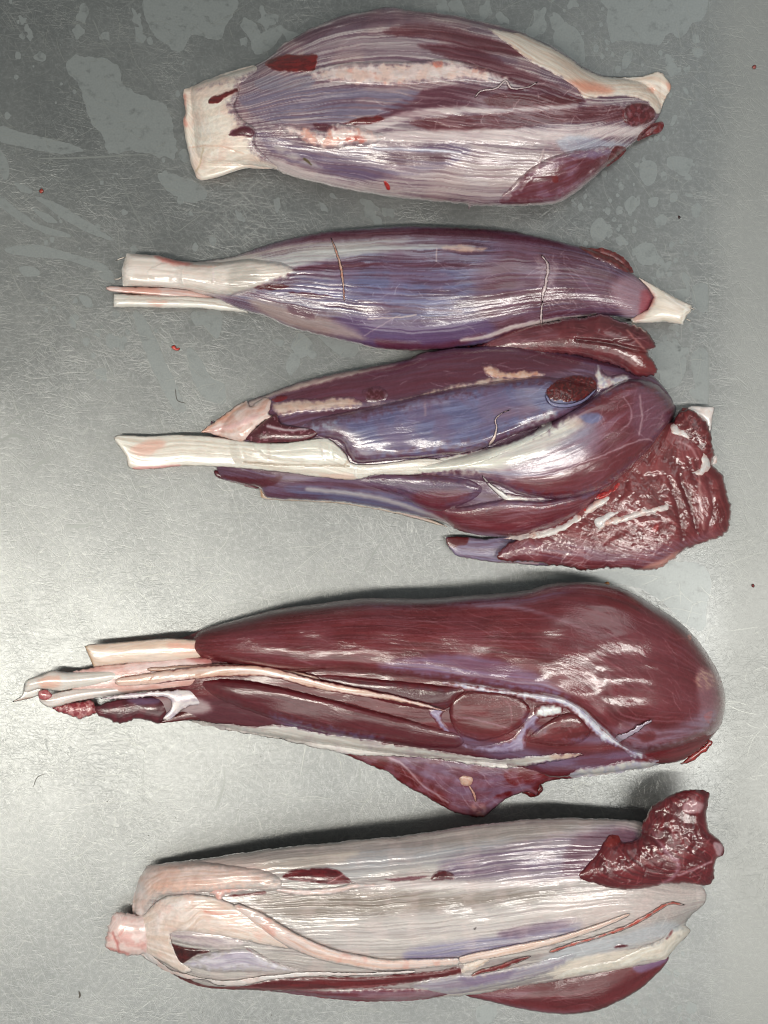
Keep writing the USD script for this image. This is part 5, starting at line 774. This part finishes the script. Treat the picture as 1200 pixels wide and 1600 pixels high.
e.free('muscle', [(725, 1552), (780, 1532), (830, 1520), (880, 1508), (940, 1496), (980, 1488), (1010, 1484), (1040, 1492), (1043, 1503), (1018, 1530), (990, 1552), (947, 1574), (905, 1584), (862, 1584), (807, 1575), (770, 1566)], (97, 30, 36), [F((78, 20, 26), .5, 120, 8, .5), B([(990, 1510), (1036, 1496), (1040, 1504), (1000, 1520)], (120, 104, 146), .7, 8), B([(740, 1560), (860, 1580), (920, 1576), (860, 1585), (780, 1570)], (130, 90, 108), .7, 10), B([(735, 1556), (800, 1548), (840, 1545), (800, 1562)], (130, 96, 116), .5, 14, (40, 5, .5)), H(26, (760, 1540, 980, 1580), 30, (160, 116, 124), .5, (-30, 30))], 44, kt=.5, kb=.85, m='meat', ang=-8, label='smooth dark red muscle bulging out at lower right')
# ragged lump at the upper right
lz = lambda P: np.maximum(76 + 14 * ss(960, 1060, P[:, 0]), e.T(P) - 3)
lump = e.free('meat_lump', [(902, 1372), (915, 1352), (930, 1335), (945, 1312), (955, 1302), (968, 1304), (975, 1315), (998, 1308), (1003, 1290), (1010, 1275), (1020, 1258), (1047, 1243), (1075, 1233), (1103, 1236), (1109, 1243), (1103, 1271), (1109, 1296), (1122, 1310), (1132, 1325), (1130, 1336), (1118, 1345), (1115, 1373), (1103, 1384), (1070, 1380), (1040, 1382), (1000, 1390), (960, 1390), (930, 1382)], (101, 25, 31), [
    Mo((76, 13, 21), .7, 36, .5, .3, -4), F((124, 44, 48), .5, 50, 5, .55, .2, .5),  F((66, 12, 20), .5, 60, 6, .52, .2, -.8), B([(1066, 1262), (1080, 1250), (1098, 1254), (1094, 1268), (1076, 1270)], (176, 140, 146), .85, 6, None, 1), L([(1020, 1300), (1040, 1330), (1060, 1350), (1050, 1372), (1030, 1382)], [5, 6, 8, 5, 4], (170, 140, 156), .65, 6, (14, 5, .5), .8), L([(1060, 1368), (1090, 1356), (1112, 1346)], 3, (190, 160, 168), .7, 4), L([(1048, 1290), (1056, 1330)], 3, (150, 100, 106), .5, 4), B([(1116, 1316), (1130, 1322), (1128, 1336), (1120, 1336)], (190, 170, 176), .7, 5), L([(1000, 1300), (1030, 1310), (1042, 1300)], 10, (72, 12, 19), .6, 10, None, -4), B([(945, 1308), (966, 1304), (968, 1318), (948, 1322)], (126, 34, 29), .8, 6), H(60, (920, 1250, 1120, 1385), 18, (190, 130, 134), .5, (-90, 90))],
    lz, kt=.62, kb=1.2, cap=60, m='meat', wob=1.3, ang=60, label='ragged dark red lump of muscle')

# ---- crumbs on the table
def crumb(pts, col, label, name='meat_crumb', cat='meat scrap', z=1.2):
    t = Thing.__new__(Thing); t.path = '/World'; t.org = None; t.seed, t.k = 7, len(used)
    t.used = None
    t.free(name, pts, col, [], z, kt=.9, kb=.5, m='meat', wob=.5)
    p = stage.GetPrimAtPath('/World/' + name + (f'_{used[("/World", name)]:03d}' if used[("/World", name)] else ''))
    tag(p, label=label, category=cat)
crumb([(61, 297), (65, 294), (68, 298), (65, 302), (62, 301)], (150, 52, 40), 'tiny red crumb of meat on the dark bare steel left of the top shank')
crumb([(268, 542), (273, 539), (276, 544), (281, 543), (279, 548), (272, 547)], (196, 66, 54), 'bright red scrap of meat on the steel below the tendon end of the violet shank')
crumb([(1175, 104), (1180, 101), (1182, 106), (1178, 108)], (150, 70, 66), 'small reddish crumb near the top right corner of the table')
crumb([(1060, 336), (1063, 338), (1063, 341), (1060, 341)], (50, 10, 12), 'dark dried blood dot on the steel right of the top shank', 'blood_dot', 'blood spot')
crumb([(1174, 914), (1178, 912), (1179, 917), (1176, 918)], (116, 34, 34), 'dark red crumb at the right edge of the table beside the largest shank')
crumb([(944, 911), (950, 908), (953, 914), (946, 915)], (190, 120, 60), 'tan crumb on the top edge of the largest shank', z=36)
